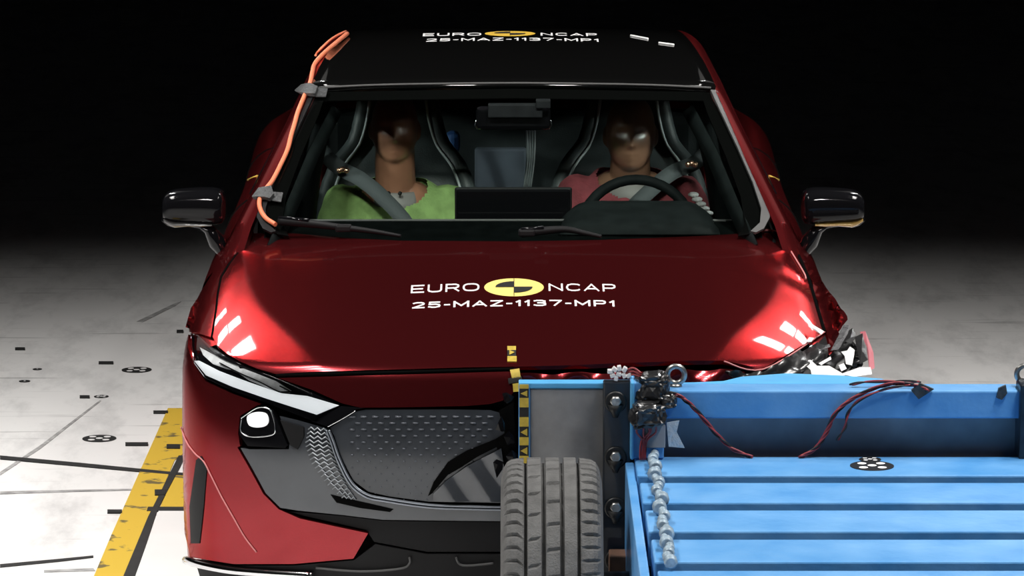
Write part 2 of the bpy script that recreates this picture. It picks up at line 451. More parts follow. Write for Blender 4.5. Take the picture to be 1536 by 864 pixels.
def decal(name, V2, F, surf, m, parent, off):
    P = drop(surf, V2, off); me = mesh_from(name, P, F)
    bm = bmesh.new(); bm.from_mesh(me); bmesh.ops.recalc_face_normals(bm, faces=bm.faces)
    for f in bm.faces:
        if f.normal.z < 0: f.normal_flip()
    bm.to_mesh(me); bm.free()
    return obj(name, me, m, parent)
def fan(cx, cy, rx, ry, a0, a1, n, r0=0.):
    V = []; F = []
    if r0 == 0:
        V.append((cx, cy))
        for k in range(n+1):
            a = a0+(a1-a0)*k/n; V.append((cx+rx*math.cos(a), cy+ry*math.sin(a)))
        F = [[0, k+1, k+2] for k in range(n)]
    return V, F

# ================================================================== SETTING
fl = struct(obj('floor', mesh_from('floor', [(-20, -14, 0), (20, -14, 0), (20, 26, 0), (-20, 26, 0)], [[0, 1, 2, 3]]), M['floor']))
struct(box('wall_back', -20, 20, 26, 26.2, 0, 10, M['wall'], bev=0))
struct(box('wall_left', -20.2, -20, -14, 26, 0, 10, M['wall'], bev=0))
struct(box('wall_right', 20, 20.2, -14, 26, 0, 10, M['wall'], bev=0))
struct(box('ceiling', -20, 20, -14, 26, 10, 10.2, M['wall'], bev=0))
def floor_poly(name, px, m, h=.003, parent=fl):
    return prism(name, [atz(x, y, h) for x, y in px], (0, 0, -h+.0003), m, parent)
# yellow paint band with its joint and the white cover plate beside it
floor_poly('yellow_stripe', [(252, 612), (275, 612), (275, 680), (262, 690), (186, 866), (140, 866), (168, 800)], M['flooryellow'])
floor_poly('yellow_stripe', [(262, 712), (300, 712), (300, 760), (240, 761)], M['flooryellow'], .0025)
floor_poly('cover_plate', [(238, 766), (330, 766), (330, 900), (190, 900)], M['floorwhite'], .004)
floor_poly('channel_joint', [(268, 683), (278, 683), (262, 715), (236, 764), (202, 866), (184, 866), (222, 775)], M['floordark'], .005)
floor_poly('cross_joint', [(222, 760), (330, 760), (330, 766), (220, 766)], M['floordark'], .0045)
floor_poly('floor_crack', [(0, 683), (120, 694), (262, 708), (275, 709), (275, 713), (262, 712), (120, 699), (0, 688)], M['floordark'], .0035)
floor_poly('scuff_line', [(0, 737), (90, 735), (200, 733), (200, 735), (90, 738), (0, 741)], M['floorgrey'], .002)
floor_poly('scuff_line', [(0, 846), (90, 838), (140, 833), (140, 836), (90, 842), (0, 851)], M['floordark'], .002)
floor_poly('scuff_line', [(66, 855), (140, 852), (143, 856), (66, 858)], M['floorgrey'], .002)
floor_poly('scuff_line', [(205, 482), (262, 455), (272, 452), (262, 459), (214, 483)], M['floorgrey'], .002)
floor_poly('scuff_line', [(0, 708), (60, 668), (150, 600), (152, 601), (62, 672), (0, 713)], M['floorgrey'], .0015)

def marker(name, cx, cy, wpx, z, label, cat, group=None, dots=5, parent=None, m=None):
    c = atz(cx, cy, z); dep = (np.array(c)-CAMP) @ FW; r = wpx/FPX*dep/2
    b = bmesh.new(); lathe_bm(b, [(0, r), (.0015, r)], (c.x, c.y, z), 'Z', 28)
    o = obj(name, b, m or M['inkblack'], parent)
    if parent is None: tag(o, label, cat, group)
    for k in range(dots):
        if k == 0: x, y = 0, 0
        else:
            a = math.pi/4 + (k-1)*2*math.pi/(dots-1); x, y = .60*r*math.cos(a), .60*r*math.sin(a)
        b = bmesh.new(); lathe_bm(b, [(0.0015, r*.21), (.0022, r*.21)], (c.x+x, c.y+y, z), 'Z', 12)
        obj('white_dot', b, M['white'], o)
    return o
marker('marker_disc', 205, 555, 45, .0005, 'round black floor marker with white dots, the farther of two large ones', 'marker', 'round floor markers')
marker('marker_disc', 149, 658, 51, .0005, 'round black floor marker with white dots, nearest to the yellow stripe end', 'marker', 'round floor markers')
for (cx, cy, wp, lab) in [(152, 595, 22, 'small round black floor marker, right of a tiny dark dash'),
                          (56, 554, 14, 'tiny dark floor dot in the middle of the far left group'), (37, 572, 17, 'tiny dark floor dot lowest at far left')]:
    marker('marker_dot', cx, cy, wp, .0005, lab, 'marker', 'small floor markers', 1 if wp < 20 else 5)
for (cx, cy, wp, hp, lab) in [(30, 522, 15, 2.4, 'short dark tape dash farthest away at far left of floor'), (127, 594, 15, 2.6, 'short dark tape dash beside the small round marker'),
                              (159, 543, 22, 2.6, 'dark tape strip left above the far round floor marker'), (205, 665, 34, 3.6, 'long black tape strip beside the near round floor marker'),
                              (241, 617, 22, 3, 'black tape strip across the far end of the yellow stripe'), (260, 669, 20, 6, 'black tape strip lying on the yellow stripe next to the car'),
                              (172, 766, 22, 4, 'short thick black tape strip left of the yellow stripe by the cross joint'), (240, 738, 16, 8, 'black tape patch on the joint beside the yellow stripe'),
                              (270, 496, 10, 3, 'small black tape dash on grey floor close beside the car fender')]:
    o = prism('tape_strip', [atz(cx-wp/2, cy-hp/2, .0065), atz(cx+wp/2, cy-hp/2, .0065), atz(cx+wp/2, cy+hp/2, .0065), atz(cx-wp/2, cy+hp/2, .0065)], (0, 0, -.006), M['inkblack'])
    tag(o, lab, 'tape', 'black tape strips on the floor')

# ================================================================== CAR
car = thing('car', 'dark red saloon car with crushed front corner under the blue crash trolley', 'car', (0, 2.6, 0))
RED = M['red']
# ---- hood
hood_px = [(373, 350), (367, 368), (347, 393), (333, 416), (328, 440), (325, 468), (319, 505), (326, 518), (340, 530), (360, 542), (386, 553), (414, 561), (440, 559),
           (486, 557), (600, 554), (700, 551), (770, 550), (850, 548), (950, 544), (1040, 541), (1086, 541), (1145, 553), (1236, 498), (1228, 473), (1216, 432), (1209, 412),
           (1190, 372), (1168, 350), (1135, 349), (1050, 354), (900, 360), (770, 362), (600, 361), (520, 357), (440, 350)]
hood = patch('hood', hood_px, f_body, RED, car, 7, 0, .012)
patch('hood_underside', [(335, 500), (430, 552), (770, 545), (1090, 538), (1145, 545), (1225, 495), (1180, 375), (1100, 358), (770, 370), (440, 358), (380, 372), (340, 440)], f_body, M['void'], car, 14, -.03, .004)
# decals on the hood
def emblem(cx, cy, rx, ry, surf, parent, yel, word='lettering'):
    V, F = fan(cx, cy, rx, ry, 0, 2*math.pi, 48)
    o = decal('round_target', V, F, surf, yel, parent, .0020)
    for a in (math.pi/2, -math.pi/2):
        V, F = fan(cx, cy, rx*.62, ry*.62, a, a+math.pi/2, 14); decal('black_quarter', V, F, surf, M['inkblack'], o, .0034)
    for (x0, x1, y0, y1) in ((-.008, .008, -1, 1), (-.62, .62, -.014, .014)):
        V = [(cx+rx*x0, cy+ry*y0), (cx+rx*x1, cy+ry*y0), (cx+rx*x1, cy+ry*y1), (cx+rx*x0, cy+ry*y1)]
        decal('cross_line', V, [[0, 1, 2, 3]], surf, M['inkblack'], o, .0036)
    return o
def put_text(name, s, p0, p1, h, surf, m, parent, bold, arch=0.):
    """baseline from p0 to p1 (x,y), letter depth h along y"""
    V, F = text_mesh(s, bold); x = p0[0]+(p1[0]-p0[0])*V[:, 0]; y = p0[1]+(p1[1]-p0[1])*V[:, 0]+h*V[:, 1]
    return decal(name, np.column_stack([x, y]), F, surf, m, parent, .0022)
def hxy(surf, px, py): return pcast(surf, [(px, py)])[0][:2]
c = hxy(f_body, 771, 432); top = hxy(f_body, 771, 418.5); bot = hxy(f_body, 771, 445.5)
emblem(c[0], (top[1]+bot[1])/2, .0855, (top[1]-bot[1])/2, f_body, hood, M['yellow'])
def text_px(name, s, a, b, topy, surf, m, parent, bold):
    A = hxy(surf, *a); B = hxy(surf, *b); T = hxy(surf, (a[0]+b[0])/2, topy)
    put_text(name, s, A, B, T[1]-(A[1]+B[1])/2, surf, m, parent, bold)
text_px('lettering', 'EURO', (616, 441), (719, 437.5), 427, f_body, M['white'], hood, .17)
text_px('lettering', 'NCAP', (823, 437.5), (924, 438.5), 426.5, f_body, M['white'], hood, .17)
text_px('lettering', '25-MAZ-1137-MP1', (618, 464), (923, 461), 451, f_body, M['white'], hood, .21)
for k, (px, py, w_) in enumerate([(340, 372, 0)]): pass

# ---- fenders and sides
def arch_snap(V, yc):
    for i, v in enumerate(V):
        dy, dz = v[1]-yc, v[2]-.34; r = math.hypot(dy, dz)
        if .25 < r < .385: V[i] = (v[0], yc+dy*.385/r, .34+dz*.385/r)
def arch_liner(s, yc):
    rows = [[(s*x, yc+.39*math.cos(a), .34+.39*math.sin(a)) for x in (.60, .80, .915)] for a in np.linspace(R(-20), R(200), 24)]
    grid('arch_liner', rows, M['void'], car)
def fender_side(s):
    rows = []
    for y in np.linspace(.62, 1.78, 46):
        piv = np.array([.62, y, .55]); ang = np.concatenate([np.linspace(R(62), R(8), 16), np.linspace(R(0), R(-52), 12)])
        d = np.stack([np.cos(ang), np.zeros_like(ang), np.sin(ang)], 1)
        P = cast(f_body, piv[None] + d*.75, -d, 0, .74, 200)
        N = grad(f_body, P); P = P - N*.006
        rows.append([(s*p[0], p[1], p[2]) for p in P])
    V = [p for r in rows for p in r]; nc = len(rows[0]); F = []
    for i in range(len(rows)-1):
        for j in range(nc-1):
            q = [i*nc+j, i*nc+j+1, (i+1)*nc+j+1, (i+1)*nc+j]
            cy = sum(V[k][1] for k in q)/4; cz = sum(V[k][2] for k in q)/4
            if (cy-1.12)**2 + (cz-.34)**2 < .375**2: continue
            if s > 0 and cy < .62: continue
            F.append(q if s > 0 else q[::-1])
    arch_snap(V, 1.12)
    arch_liner(s, 1.12)
    return obj('fender_side', mesh_from('fender_side', V, F, True), RED, car)
fender_side(-1); fender_side(1)
fender_px = [(372, 347), (341, 372), (326, 398), (308, 427), (282, 466), (273, 498), (284, 498), (296, 499), (316, 506), (322, 468), (325, 440), (330, 415), (344, 391), (364, 368)]
patch('fender', fender_px, f_body, RED, car, 7, 0, .012)
dent = lambda P: .006*np.sin(P[:, 1]*31+P[:, 0]*23)*np.sin(P[:, 2]*37+1)
tag(patch('fender', [(1172, 346), (1196, 372), (1221, 402), (1243, 434), (1264, 461), (1277, 485), (1268, 500), (1256, 514), (1246, 527), (1239, 500), (1231, 471), (1219, 430), (1212, 410), (1193, 370)],
          f_body, RED, car, 6, .0, .012, ripple=dent), 'buckled red fender torn to a point above the smashed lamp')
tube_on('panel_gap', [(366, 368), (346, 392), (332, 415), (327, 440), (324, 468), (318, 506)], f_body, .0035, M['void'], car, -.002)
tube_on('panel_gap', [(1170, 348), (1191, 371), (1210, 411), (1217, 431), (1229, 472), (1237, 498)], f_body, .006, M['void'], car, -.001)
tube_on('bent_edge', [(1131, 346), (1140, 350), (1150, 347), (1168, 351), (1173, 360)], f_body, .004, M['redchip'], car, .004)
tube_on('bent_edge', [(1176, 362), (1190, 385), (1206, 412), (1208, 420)], f_body, .0025, M['redchip'], car, .003)
tube_on('bent_edge', [(1086, 542), (1145, 554), (1237, 498)], f_body, .0022, M['redchip'], car, .0)

from mathutils.bvhtree import BVHTree
side_bvh = {}
def side_section(y):
    hz = .035*math.exp(-((y-4.1)/.55)**2); hx = .015*math.exp(-((y-4.1)/.6)**2)
    nar = .10*max(0, y-4.35)**1.5
    pts = [(.80, .945+hz*.6), (.865, .925+hz), (.915+hx, .872+hz), (.938+hx, .79), (.940+hx*.5, .68), (.925, .55), (.938, .42), (.925, .30), (.87, .22)]
    return [(x-nar, z) for x, z in pts]
for s in (-1, 1):
    rows = []
    for y in np.linspace(1.42, 4.95, 70):
        sec = crom([np.array(p) for p in side_section(y)], 4)
        tb = min(1, max(0, (y-1.40)/.60)); tb = tb*tb*(3-2*tb)
        if tb < 1:
            zf = drop(f_body, [(min(p[0], .95), y) for p in sec], -.004)[:, 2]
            sec = [np.array([p[0], min(p[1], z*(1-tb) + p[1]*tb)]) for p, z in zip(sec, zf)]
        rows.append([(s*p[0], y, p[1]) for p in sec])
    V = [p for r in rows for p in r]; nc = len(rows[0]); F = []
    for i in range(len(rows)-1):
        for j in range(nc-1):
            q = [i*nc+j, i*nc+j+1, (i+1)*nc+j+1, (i+1)*nc+j]; cy = sum(V[k][1] for k in q)/4; cz = sum(V[k][2] for k in q)/4
            if (cy-4.02)**2+(cz-.34)**2 < .375**2 or (cy-1.12)**2+(cz-.34)**2 < .375**2: continue
            F.append(q if s > 0 else q[::-1])
    arch_snap(V, 4.02); arch_snap(V, 1.12); side_bvh[s] = BVHTree.FromPolygons(V, F); arch_liner(s, 4.02)
    sd = obj('side_panel', mesh_from('side_panel', V, F, True), RED, car)
    for (y, ln) in ((2.45, 0), (3.55, 0)):
        tube('door_gap', [(s*(p[0]+.001), y, p[1]) for p in crom([np.array(q) for q in side_section(y)], 2)], .004, M['void'], sd, 6, 1)
    for y in (2.2, 3.35):
        box('door_handle', s*.945-.008, s*.945+.008, y-.1, y+.1, .77, .79, RED, sd)
# tail
rows = []
for t in np.linspace(0, 1, 8):
    z = .25+.66*t; rows.append([(x, 4.95-.25*max(0, t-.6)**2 - .12*(x/.85)**2, z*(1-.12*t*(x/.80)**2)) for x in np.linspace(-.80, .80, 15)])
tail = grid('rear_panel', rows, RED, car, .01)
box('tail_lamp', -.8, .8, 4.93, 4.97, .82, .86, M['taillamp'], tail)
# inner structure
box('floor_pan', -.84, .84, .75, 4.8, .2, .30, M['void'], car)
box('firewall', -.80, .80, 1.36, 1.42, .3, .90, M['void'], car)
box('engine_block', -.70, .72, .68, 1.3, .3, .76, M['void'], car)
# wheels
def car_wheel(x, y, s):
    b = bmesh.new(); R0 = .335
    lathe_bm(b, [(-.105, .22), (-.115, .27), (-.10, .32), (-.08, R0), (.08, R0), (.10, .32), (.115, .27), (.105, .22)], (x, y, R0), 'X', 40)
    t = obj('wheel', b, M['rubberdark'], car)
    b = bmesh.new(); lathe_bm(b, [(s*.06, .05), (s*.095, .05), (s*.10, .02)], (x, y, R0), 'X', 16)
    for k in range(10):
        a = k*math.pi/5; bm_box(b, (x+s*.085, y+.13*math.cos(a), R0+.13*math.sin(a)), (.03, .18, .03), .005, None) if False else None
        c_, s_ = math.cos(a), math.sin(a)
        tube_bm(b, [(x+s*.09, y+.04*c_, R0+.04*s_), (x+s*.10, y+.21*c_, R0+.21*s_)], .016, 6, 1)
    obj('rim', b, M['chrome'], t)
for s in (-1, 1):
    for y in (1.12, 4.02): car_wheel(s*.80, y, s)

# ---- front fascia (left half survives)
patch('bumper_core', [(280, 515), (400, 562), (770, 556), (772, 700), (762, 780), (560, 800), (400, 840), (290, 835), (276, 700), (272, 600)], f_body, M['void'], car, 14, -.03, .004)
bumper_px = [(273, 498), (282, 500), (282, 520), (290, 548), (308, 572), (347, 590), (392, 606), (384, 609), (360, 624), (357, 650), (360, 669), (356, 671), (376, 706), (395, 741),
             (418, 764), (450, 778), (500, 789), (552, 800), (530, 838), (440, 846), (350, 846), (286, 836), (277, 800), (272, 740), (269, 660), (269, 570)]
bumper = patch('bumper_cover', bumper_px, f_body, RED, car, 8, 0, .012)
patch('bumper_strip', [(417, 567), (486, 565), (600, 562), (700, 559), (771, 557), (772, 585), (764, 598), (735, 606), (700, 609), (600, 611), (540, 611.5), (513, 605), (466, 584), (434, 573)],
      f_body, RED, car, 7, 0, .012)
tube_on('gap_shadow', [(414, 563), (486, 560.5), (600, 558), (700, 555), (771, 553)], f_body, .0045, M['void'], car, -.002)
ins = patch('lower_insert', [(419, 624), (445, 630), (470, 637), (490, 643), (499, 662), (508, 690), (524, 724), (548, 742), (583, 750), (643, 758), (752, 762), (752, 782), (643, 781), (574, 780), (515, 773),
                       (446, 766), (420, 762), (398, 740), (379, 705), (360, 672), (374, 674), (433, 674), (434, 664)], f_body, M['insert'], car, 7, -.002, .012)
patch('lower_grille', [(424, 768), (515, 776), (574, 783), (643, 784), (752, 785), (754, 830), (640, 830), (560, 815), (548, 797), (500, 786), (452, 775)], f_body, M['black'], car, 8, -.012, .01)
patch('skid_panel', [(288, 840), (350, 850), (440, 850), (530, 842), (562, 818), (640, 833), (754, 833), (754, 880), (300, 880)], f_body, M['black'], car, 8, -.008, .01)
tube_on('chrome_lip', [(281, 840), (310, 848), (350, 855), (400, 859), (470, 863)], f_body, .012, M['chrome'], car, .004)
tube_on('lower_lip_line', [(474, 852), (540, 857), (600, 853), (614, 845), (614, 836)], f_body, .003, M['trim'], car, .0)
tube_on('lower_lip_line', [(684, 836), (694, 848), (740, 845)], f_body, .003, M['trim'], car, .0)
gr = patch('grille_panel', [(494, 642), (535, 617), (548, 614.5), (667, 614), (735, 615), (760, 622), (765, 665), (758, 755), (643, 753), (583, 745), (552, 738), (529, 721), (511, 687), (501, 655)],
           f_body, M['grille'], car, 8, -.004, .01)
patch('grille_surround', [(512, 609), (548, 612), (535, 614), (492, 640), (466, 632), (474, 630)], f_body, M['gloss'], car, 6, .001, .012)
tube_on('surround_edge', [(492, 640), (514, 628), (534, 616)], f_body, .0018, M['chrome'], car, .003)
for o_, mm_ in ((0, .0032), (4.5, .0024)):
    tube_on('grille_edge', [(494-o_*.9, 645), (501-o_, 662), (511-o_, 690), (529-o_*.8, 724+o_*.5), (551-o_*.3, 741+o_), (583, 748+o_), (643, 756.5+o_), (700, 759+o_), (757, 760+o_)], f_body, mm_, M['silverline'], car, .003)
# raised marks on the blank grille panel
b = bmesh.new()
for j in range(14):
    for i in range(15):
        px = 528+i*17.3+(8.6 if j % 2 else 0); py = 625+j*9.6
        if px > 742 - max(0, j-4)*9 or px < 512+max(0, j-5)*5: continue
        k = max(.18, 1-j/11.0)
        a = pcast(f_body, [(px-4.6*k, py), (px+4.6*k, py+.6*k)], -.003)
        tube_bm(b, list(a), .0013+.0016*k, 5, 1)
o = obj('grille_marks', b, M['grillemark'], gr); o['kind'] = 'stuff'
# chevron mesh
b = bmesh.new()
for j in range(17):
    y0 = 640+j*6.4; xl = np.interp(y0, [638, 662, 690, 722, 745], [463, 458, 467, 490, 516]); xr = np.interp(y0, [638, 655, 690, 724, 745], [490, 495, 505, 522, 536])
    n = 3; pts = []
    for k in range(2*n+1):
        u = k/(2*n); pts.append((xl+(xr-xl)*u, y0+(0 if k % 2 else 4.2)+u*3))
    P = pcast(f_body, pts, .0015); tube_bm(b, list(P), .0022, 5, 1)
obj('chevron_mesh', b, M['chev'], car)
patch('fog_recess', [(496, 742), (520, 748), (560, 757), (590, 764), (585, 768), (540, 762), (505, 754)], f_body, M['void'], car, 6, .001, .01)
patch('side_recess', [(421, 630), (456, 641), (456, 655), (447, 674), (436, 668)], f_body, M['black'], car, 6, .003, .008)
# torn right end of the grille: dark gashes and hanging skin
for poly in ([(748, 616), (770, 604), (776, 700), (770, 712), (757, 715), (752, 690), (741, 660), (757, 650)],
             [(672, 693), (700, 676), (735, 662), (752, 655), (750, 668), (716, 685), (690, 702), (672, 712), (660, 726), (648, 740), (642, 744), (650, 724)]):
    patch('torn_hole', poly, f_body, M['void'], car, 6, .003, .006)
patch('torn_skin', [(650, 740), (668, 722), (700, 699), (752, 672), (756, 700), (756, 752), (650, 752)], f_body, M['insert'], car, 7, .006, .004, ripple=lambda P: .004*np.sin(P[:, 0]*60+P[:, 2]*40))
for (px, py) in ((760, 598), (752, 640), (763, 660), (745, 700), (768, 690)):
    p = at(px, py, .19); b = bmesh.new(); bmesh.ops.create_icosphere(b, subdivisions=1, radius=.016)
    for v in b.verts: v.co = Vector((v.co.x*random.uniform(.4, 1.5), v.co.y*.5, v.co.z*random.uniform(.7, 2.0))) + p
    obj('crumpled_piece', b, M['gloss'], car)
# dark side vent, cracked edge
patch('side_vent', [(295, 690), (302, 684), (311, 700), (306, 760), (300, 815), (287, 815), (285, 760)], f_body, M['black'], car, 6, .002, .008)
tube_on('crack_edge', [(272, 640), (280, 662), (293, 680), (306, 692), (318, 715), (333, 745), (350, 775), (368, 806), (385, 828)], f_body, .0022, M['redchip'], car, .0015, 6)
# ---- headlight, left
hl = patch('headlight', [(284, 508), (287, 499), (299, 503), (319, 521), (358, 544), (412, 565), (466, 588), (509, 608), (474, 634), (461, 629), (397, 604), (348, 587), (309, 569), (292, 546)],
           f_body, M['gloss'], car, 6, -.006, .02)
patch('led_strip', [(291, 541), (299, 541), (328, 556), (372, 573), (422, 590), (461, 594), (508, 608), (475, 622), (437, 610), (397, 597), (348, 580), (309, 563)], f_body, M['ledwhite'], hl, 6, .0, .008)
patch('reflector', [(299, 520), (316, 529), (331, 536), (356, 547), (361, 556), (338, 552), (318, 545), (304, 532)], f_body, M['lampsilver'], hl, 5, -.002, .006)
patch('reflector', [(348, 553), (365, 552), (412, 571), (436, 586), (412, 587), (372, 570)], f_body, M['lampsilver'], hl, 5, -.002, .006)
tube_on('lamp_line', [(330, 545), (360, 560), (390, 573), (420, 588), (436, 588), (420, 579)], f_body, .002, M['gloss'], hl, .002)
tube_on('lamp_line', [(305, 519), (340, 541), (412, 567), (470, 592)], f_body, .0022, M['gloss'], hl, .001)
patch('lens_cover', [(287, 501), (299, 505), (319, 523), (358, 546), (412, 567), (466, 590), (506, 608), (474, 632), (461, 627), (397, 602), (348, 585), (309, 567), (292, 544)], f_body, M['lens'], hl, 8, .004, .003)
# lower lamp
ll = patch('lower_lamp', [(361, 626), (386, 610), (400, 610), (408, 614), (420, 640), (432, 668), (428, 672), (372, 669), (360, 652)], f_body, M['gloss'], car, 5, .002, .02)
patch('lamp_lens', [(373, 624), (386, 618), (400, 620), (404, 631), (399, 639), (386, 641), (375, 637)], f_body, M['ledlit'], ll, 4, .006, .006, True)
tube_on('lamp_rim', [(364, 627), (387, 612), (404, 613), (410, 622), (414, 640), (410, 652), (380, 655), (364, 648), (364, 627)], f_body, .0018, M['chrome'], ll, .005)

# ---- smashed right lamp: torn housing and shards
sm = patch('smashed_headlight', [(1090, 553), (1146, 556), (1200, 522), (1238, 502), (1247, 530), (1262, 512), (1280, 490), (1298, 500), (1306, 520), (1312, 548), (1300, 566), (1200, 566), (1120, 572)], lambda p: f_body(p-np.array([.03, .0, 0])),
           M['plastic'], car, 7, -.01, .01, ripple=lambda P: .012*np.sin(P[:, 0]*90)*np.sin(P[:, 2]*110+P[:, 0]*40))
tag(sm, 'smashed black headlight with loose white and grey shards')
def shard(poly, y, m, tilt=.006, th=.004):
    V = [at(px, py, y + (560-py)*.004 + random.uniform(-tilt, tilt)) for px, py in poly]
    cen = sum(V, Vector())/len(V); b = bmesh.new()
    A = [b.verts.new(v) for v in V]; ca = b.verts.new(cen+Vector((0, -.012, 0))); B = [b.verts.new(v+Vector((0, th, 0))) for v in V]; n = len(V)
    for i in range(n):
        b.faces.new([A[i], A[(i+1) % n], ca]); b.faces.new([A[i], B[i], B[(i+1) % n], A[(i+1) % n]])
    b.faces.new(B); bmesh.ops.recalc_face_normals(b, faces=b.faces)
    return obj('shard', b, m, sm)
YS = .44
for poly, mk in [([(1212, 483), (1236, 497), (1232, 502), (1213, 490)], 'shardwhite'), ([(1208, 513), (1214, 506), (1221, 507), (1217, 513)], 'shardwhite'),
                 ([(1202, 542), (1216, 540), (1226, 549), (1244, 549), (1258, 557), (1268, 563), (1240, 566), (1218, 565), (1216, 555)], 'shardwhite'),
                 ([(1262, 528), (1271, 526), (1275, 520), (1282, 525), (1281, 534), (1278, 548), (1269, 546), (1267, 534)], 'shardwhite'),
                 ([(1262, 561), (1290, 551), (1306, 551), (1308, 561), (1280, 565)], 'shardwhite'),
                 ([(1180, 545), (1190, 529), (1200, 524), (1186, 546)], 'shardgrey'), ([(1228, 545), (1246, 535), (1247, 539), (1232, 548)], 'shardwhite'),
                 ([(1246, 526), (1266, 488), (1274, 488), (1272, 500), (1258, 524)], 'shardgrey'), ([(1268, 500), (1279, 492), (1286, 504), (1276, 516), (1268, 512)], 'plastic'),
                 ([(1282, 506), (1294, 500), (1302, 540), (1290, 546)], 'plastic'), ([(1146, 558), (1176, 548), (1206, 556), (1190, 563)], 'plastic'),
                 ([(1200, 530), (1226, 514), (1240, 520), (1222, 536)], 'plastic'), ([(1150, 551), (1172, 541), (1176, 545), (1160, 554)], 'shardgrey'),
                 ([(1258, 548), (1266, 545), (1270, 553), (1262, 557)], 'shardwhite'), ([(1222, 524), (1244, 516), (1246, 520), (1226, 529)], 'shardgrey')]:
    shard(poly, YS+random.uniform(-.03, .0), M[mk])
o = shard([(1290, 498), (1298, 497), (1310, 528), (1312, 552), (1304, 556), (1300, 520)], .46, M['pink']); o['label'] = 'pale pink torn sliver of fender'
# red strip of the crushed bumper, still under the hood edge
patch('crushed_strip', [(772, 561), (900, 559), (1000, 556), (1080, 554), (1118, 558), (1095, 568), (1030, 577), (900, 578), (776, 577)], lambda p: f_body(p-np.array([0, .02, 0])), RED, car, 7, 0, .01,
      ripple=lambda P: .008*np.sin(P[:, 0]*45)*np.sin(P[:, 2]*90))
patch('crushed_strip_backing', [(772, 552), (900, 548), (1060, 545), (1146, 555), (1080, 580), (772, 590)], lambda p: f_body(p-np.array([0, .06, 0])), M['void'], car, 12, 0, .01)

# ---- greenhouse
ws_px = [(484, 133), (560, 129.5), (660, 128), (770, 127), (880, 128), (980, 130), (1060, 133), (1076, 158), (1106, 222), (1128, 272), (1141, 312), (1139, 334), (1122, 345), (1080, 352), (980, 358),
         (880, 361), (770, 363), (640, 362), (560, 360), (480, 354), (420, 345), (405, 332), (400, 318), (410, 290), (432, 236), (462, 172)]
ws = patch('windscreen', ws_px, f_green, M['glass'], car, 10, -.004, .005)
# grey and black frames around the glass
for s in (-1, 1):
    mx = (lambda x: x) if s > 0 else (lambda x: 1540-x)
    pl = [(1066, 134), (1078, 134), (1094, 165), (1120, 220), (1140, 268), (1153, 305), (1155, 325), (1146, 342), (1134, 348), (1126, 346), (1140, 333), (1142, 312), (1129, 272), (1107, 222), (1077, 158)]
    patch('pillar_trim', [(mx(x), y) for x, y in pl], f_green, M['trim'] if s > 0 else M['black'], car, 7, -.001, .008)
    pi = [(1052, 134), (1066, 134), (1077, 158), (1107, 222), (1129, 272), (1142, 312), (1140, 333), (1126, 346), (1108, 349), (1118, 330), (1112, 290), (1090, 230), (1062, 165)]
    patch('glass_border', [(mx(x), y) for x, y in pi], f_green, M['void'], ws, 8, -.012, .003)
patch('glass_border', [(484, 133), (770, 128), (1060, 133), (1066, 146), (770, 142), (474, 146)], f_green, M['void'], ws, 12, -.012, .003)
tube_on('header_strip', [(478, 132), (560, 128), (660, 126), (770, 125), (880, 126), (980, 128), (1066, 132)], f_green, .0035, M['headtrim'], car, .001)
# roof skin
def roofw(y): return np.interp(y, [2.3, 2.8, 3.3, 3.9, 4.5, 4.8], [.652, .608, .570, .52, .48, .46])
rows = []
for y in np.concatenate([np.linspace(0, 1, 40)]):
    yy = 2.31 + y*2.45; wd = roofw(yy); rr = []
    for u in np.linspace(-1, 1, 25):
        x = u*wd; ys = yy+.15*x*x if yy < 2.6 else yy + .15*x*x*max(0, 1-(yy-2.6)/.6)
        rr.append((x, ys, float(green_z(np.array(x), np.array(ys)))))
    rows.append(rr)
roof = grid('roof', rows, M['roofblack'], car, .02)
f_roof = lambda p: (p[..., 2]-green_z(np.abs(p[..., 0]), p[..., 1]))
def rxy(px, py): return hxy(f_roof, px, py)
c = rxy(765, 51); t_ = rxy(765, 47.2); b_ = rxy(765, 54.8)
emblem(c[0], c[1], .0855, (t_[1]-b_[1])/2, f_roof, roof, M['yellowr'])
A = rxy(634, 55.3); B = rxy(722, 54.3); put_text('lettering', 'EURO', A, B, .075, f_roof, M['white'], roof, .20)
A = rxy(811, 54.3); B = rxy(896, 55.3); put_text('lettering', 'NCAP', A, B, .075, f_roof, M['white'], roof, .20)
A = rxy(639, 63.5); B = rxy(899, 63.7); put_text('lettering', '25-MAZ-1137-MP1', A, B, .062, f_roof, M['white'], roof, .20)
for (x0, y0, x1, y1) in ((946, 54, 972, 59), (988, 65, 1011, 68)):
    tube_on('roof_tape', [(x0, y0), (x1, y1)], f_roof, .0035, M['white'], roof, .002, 5)
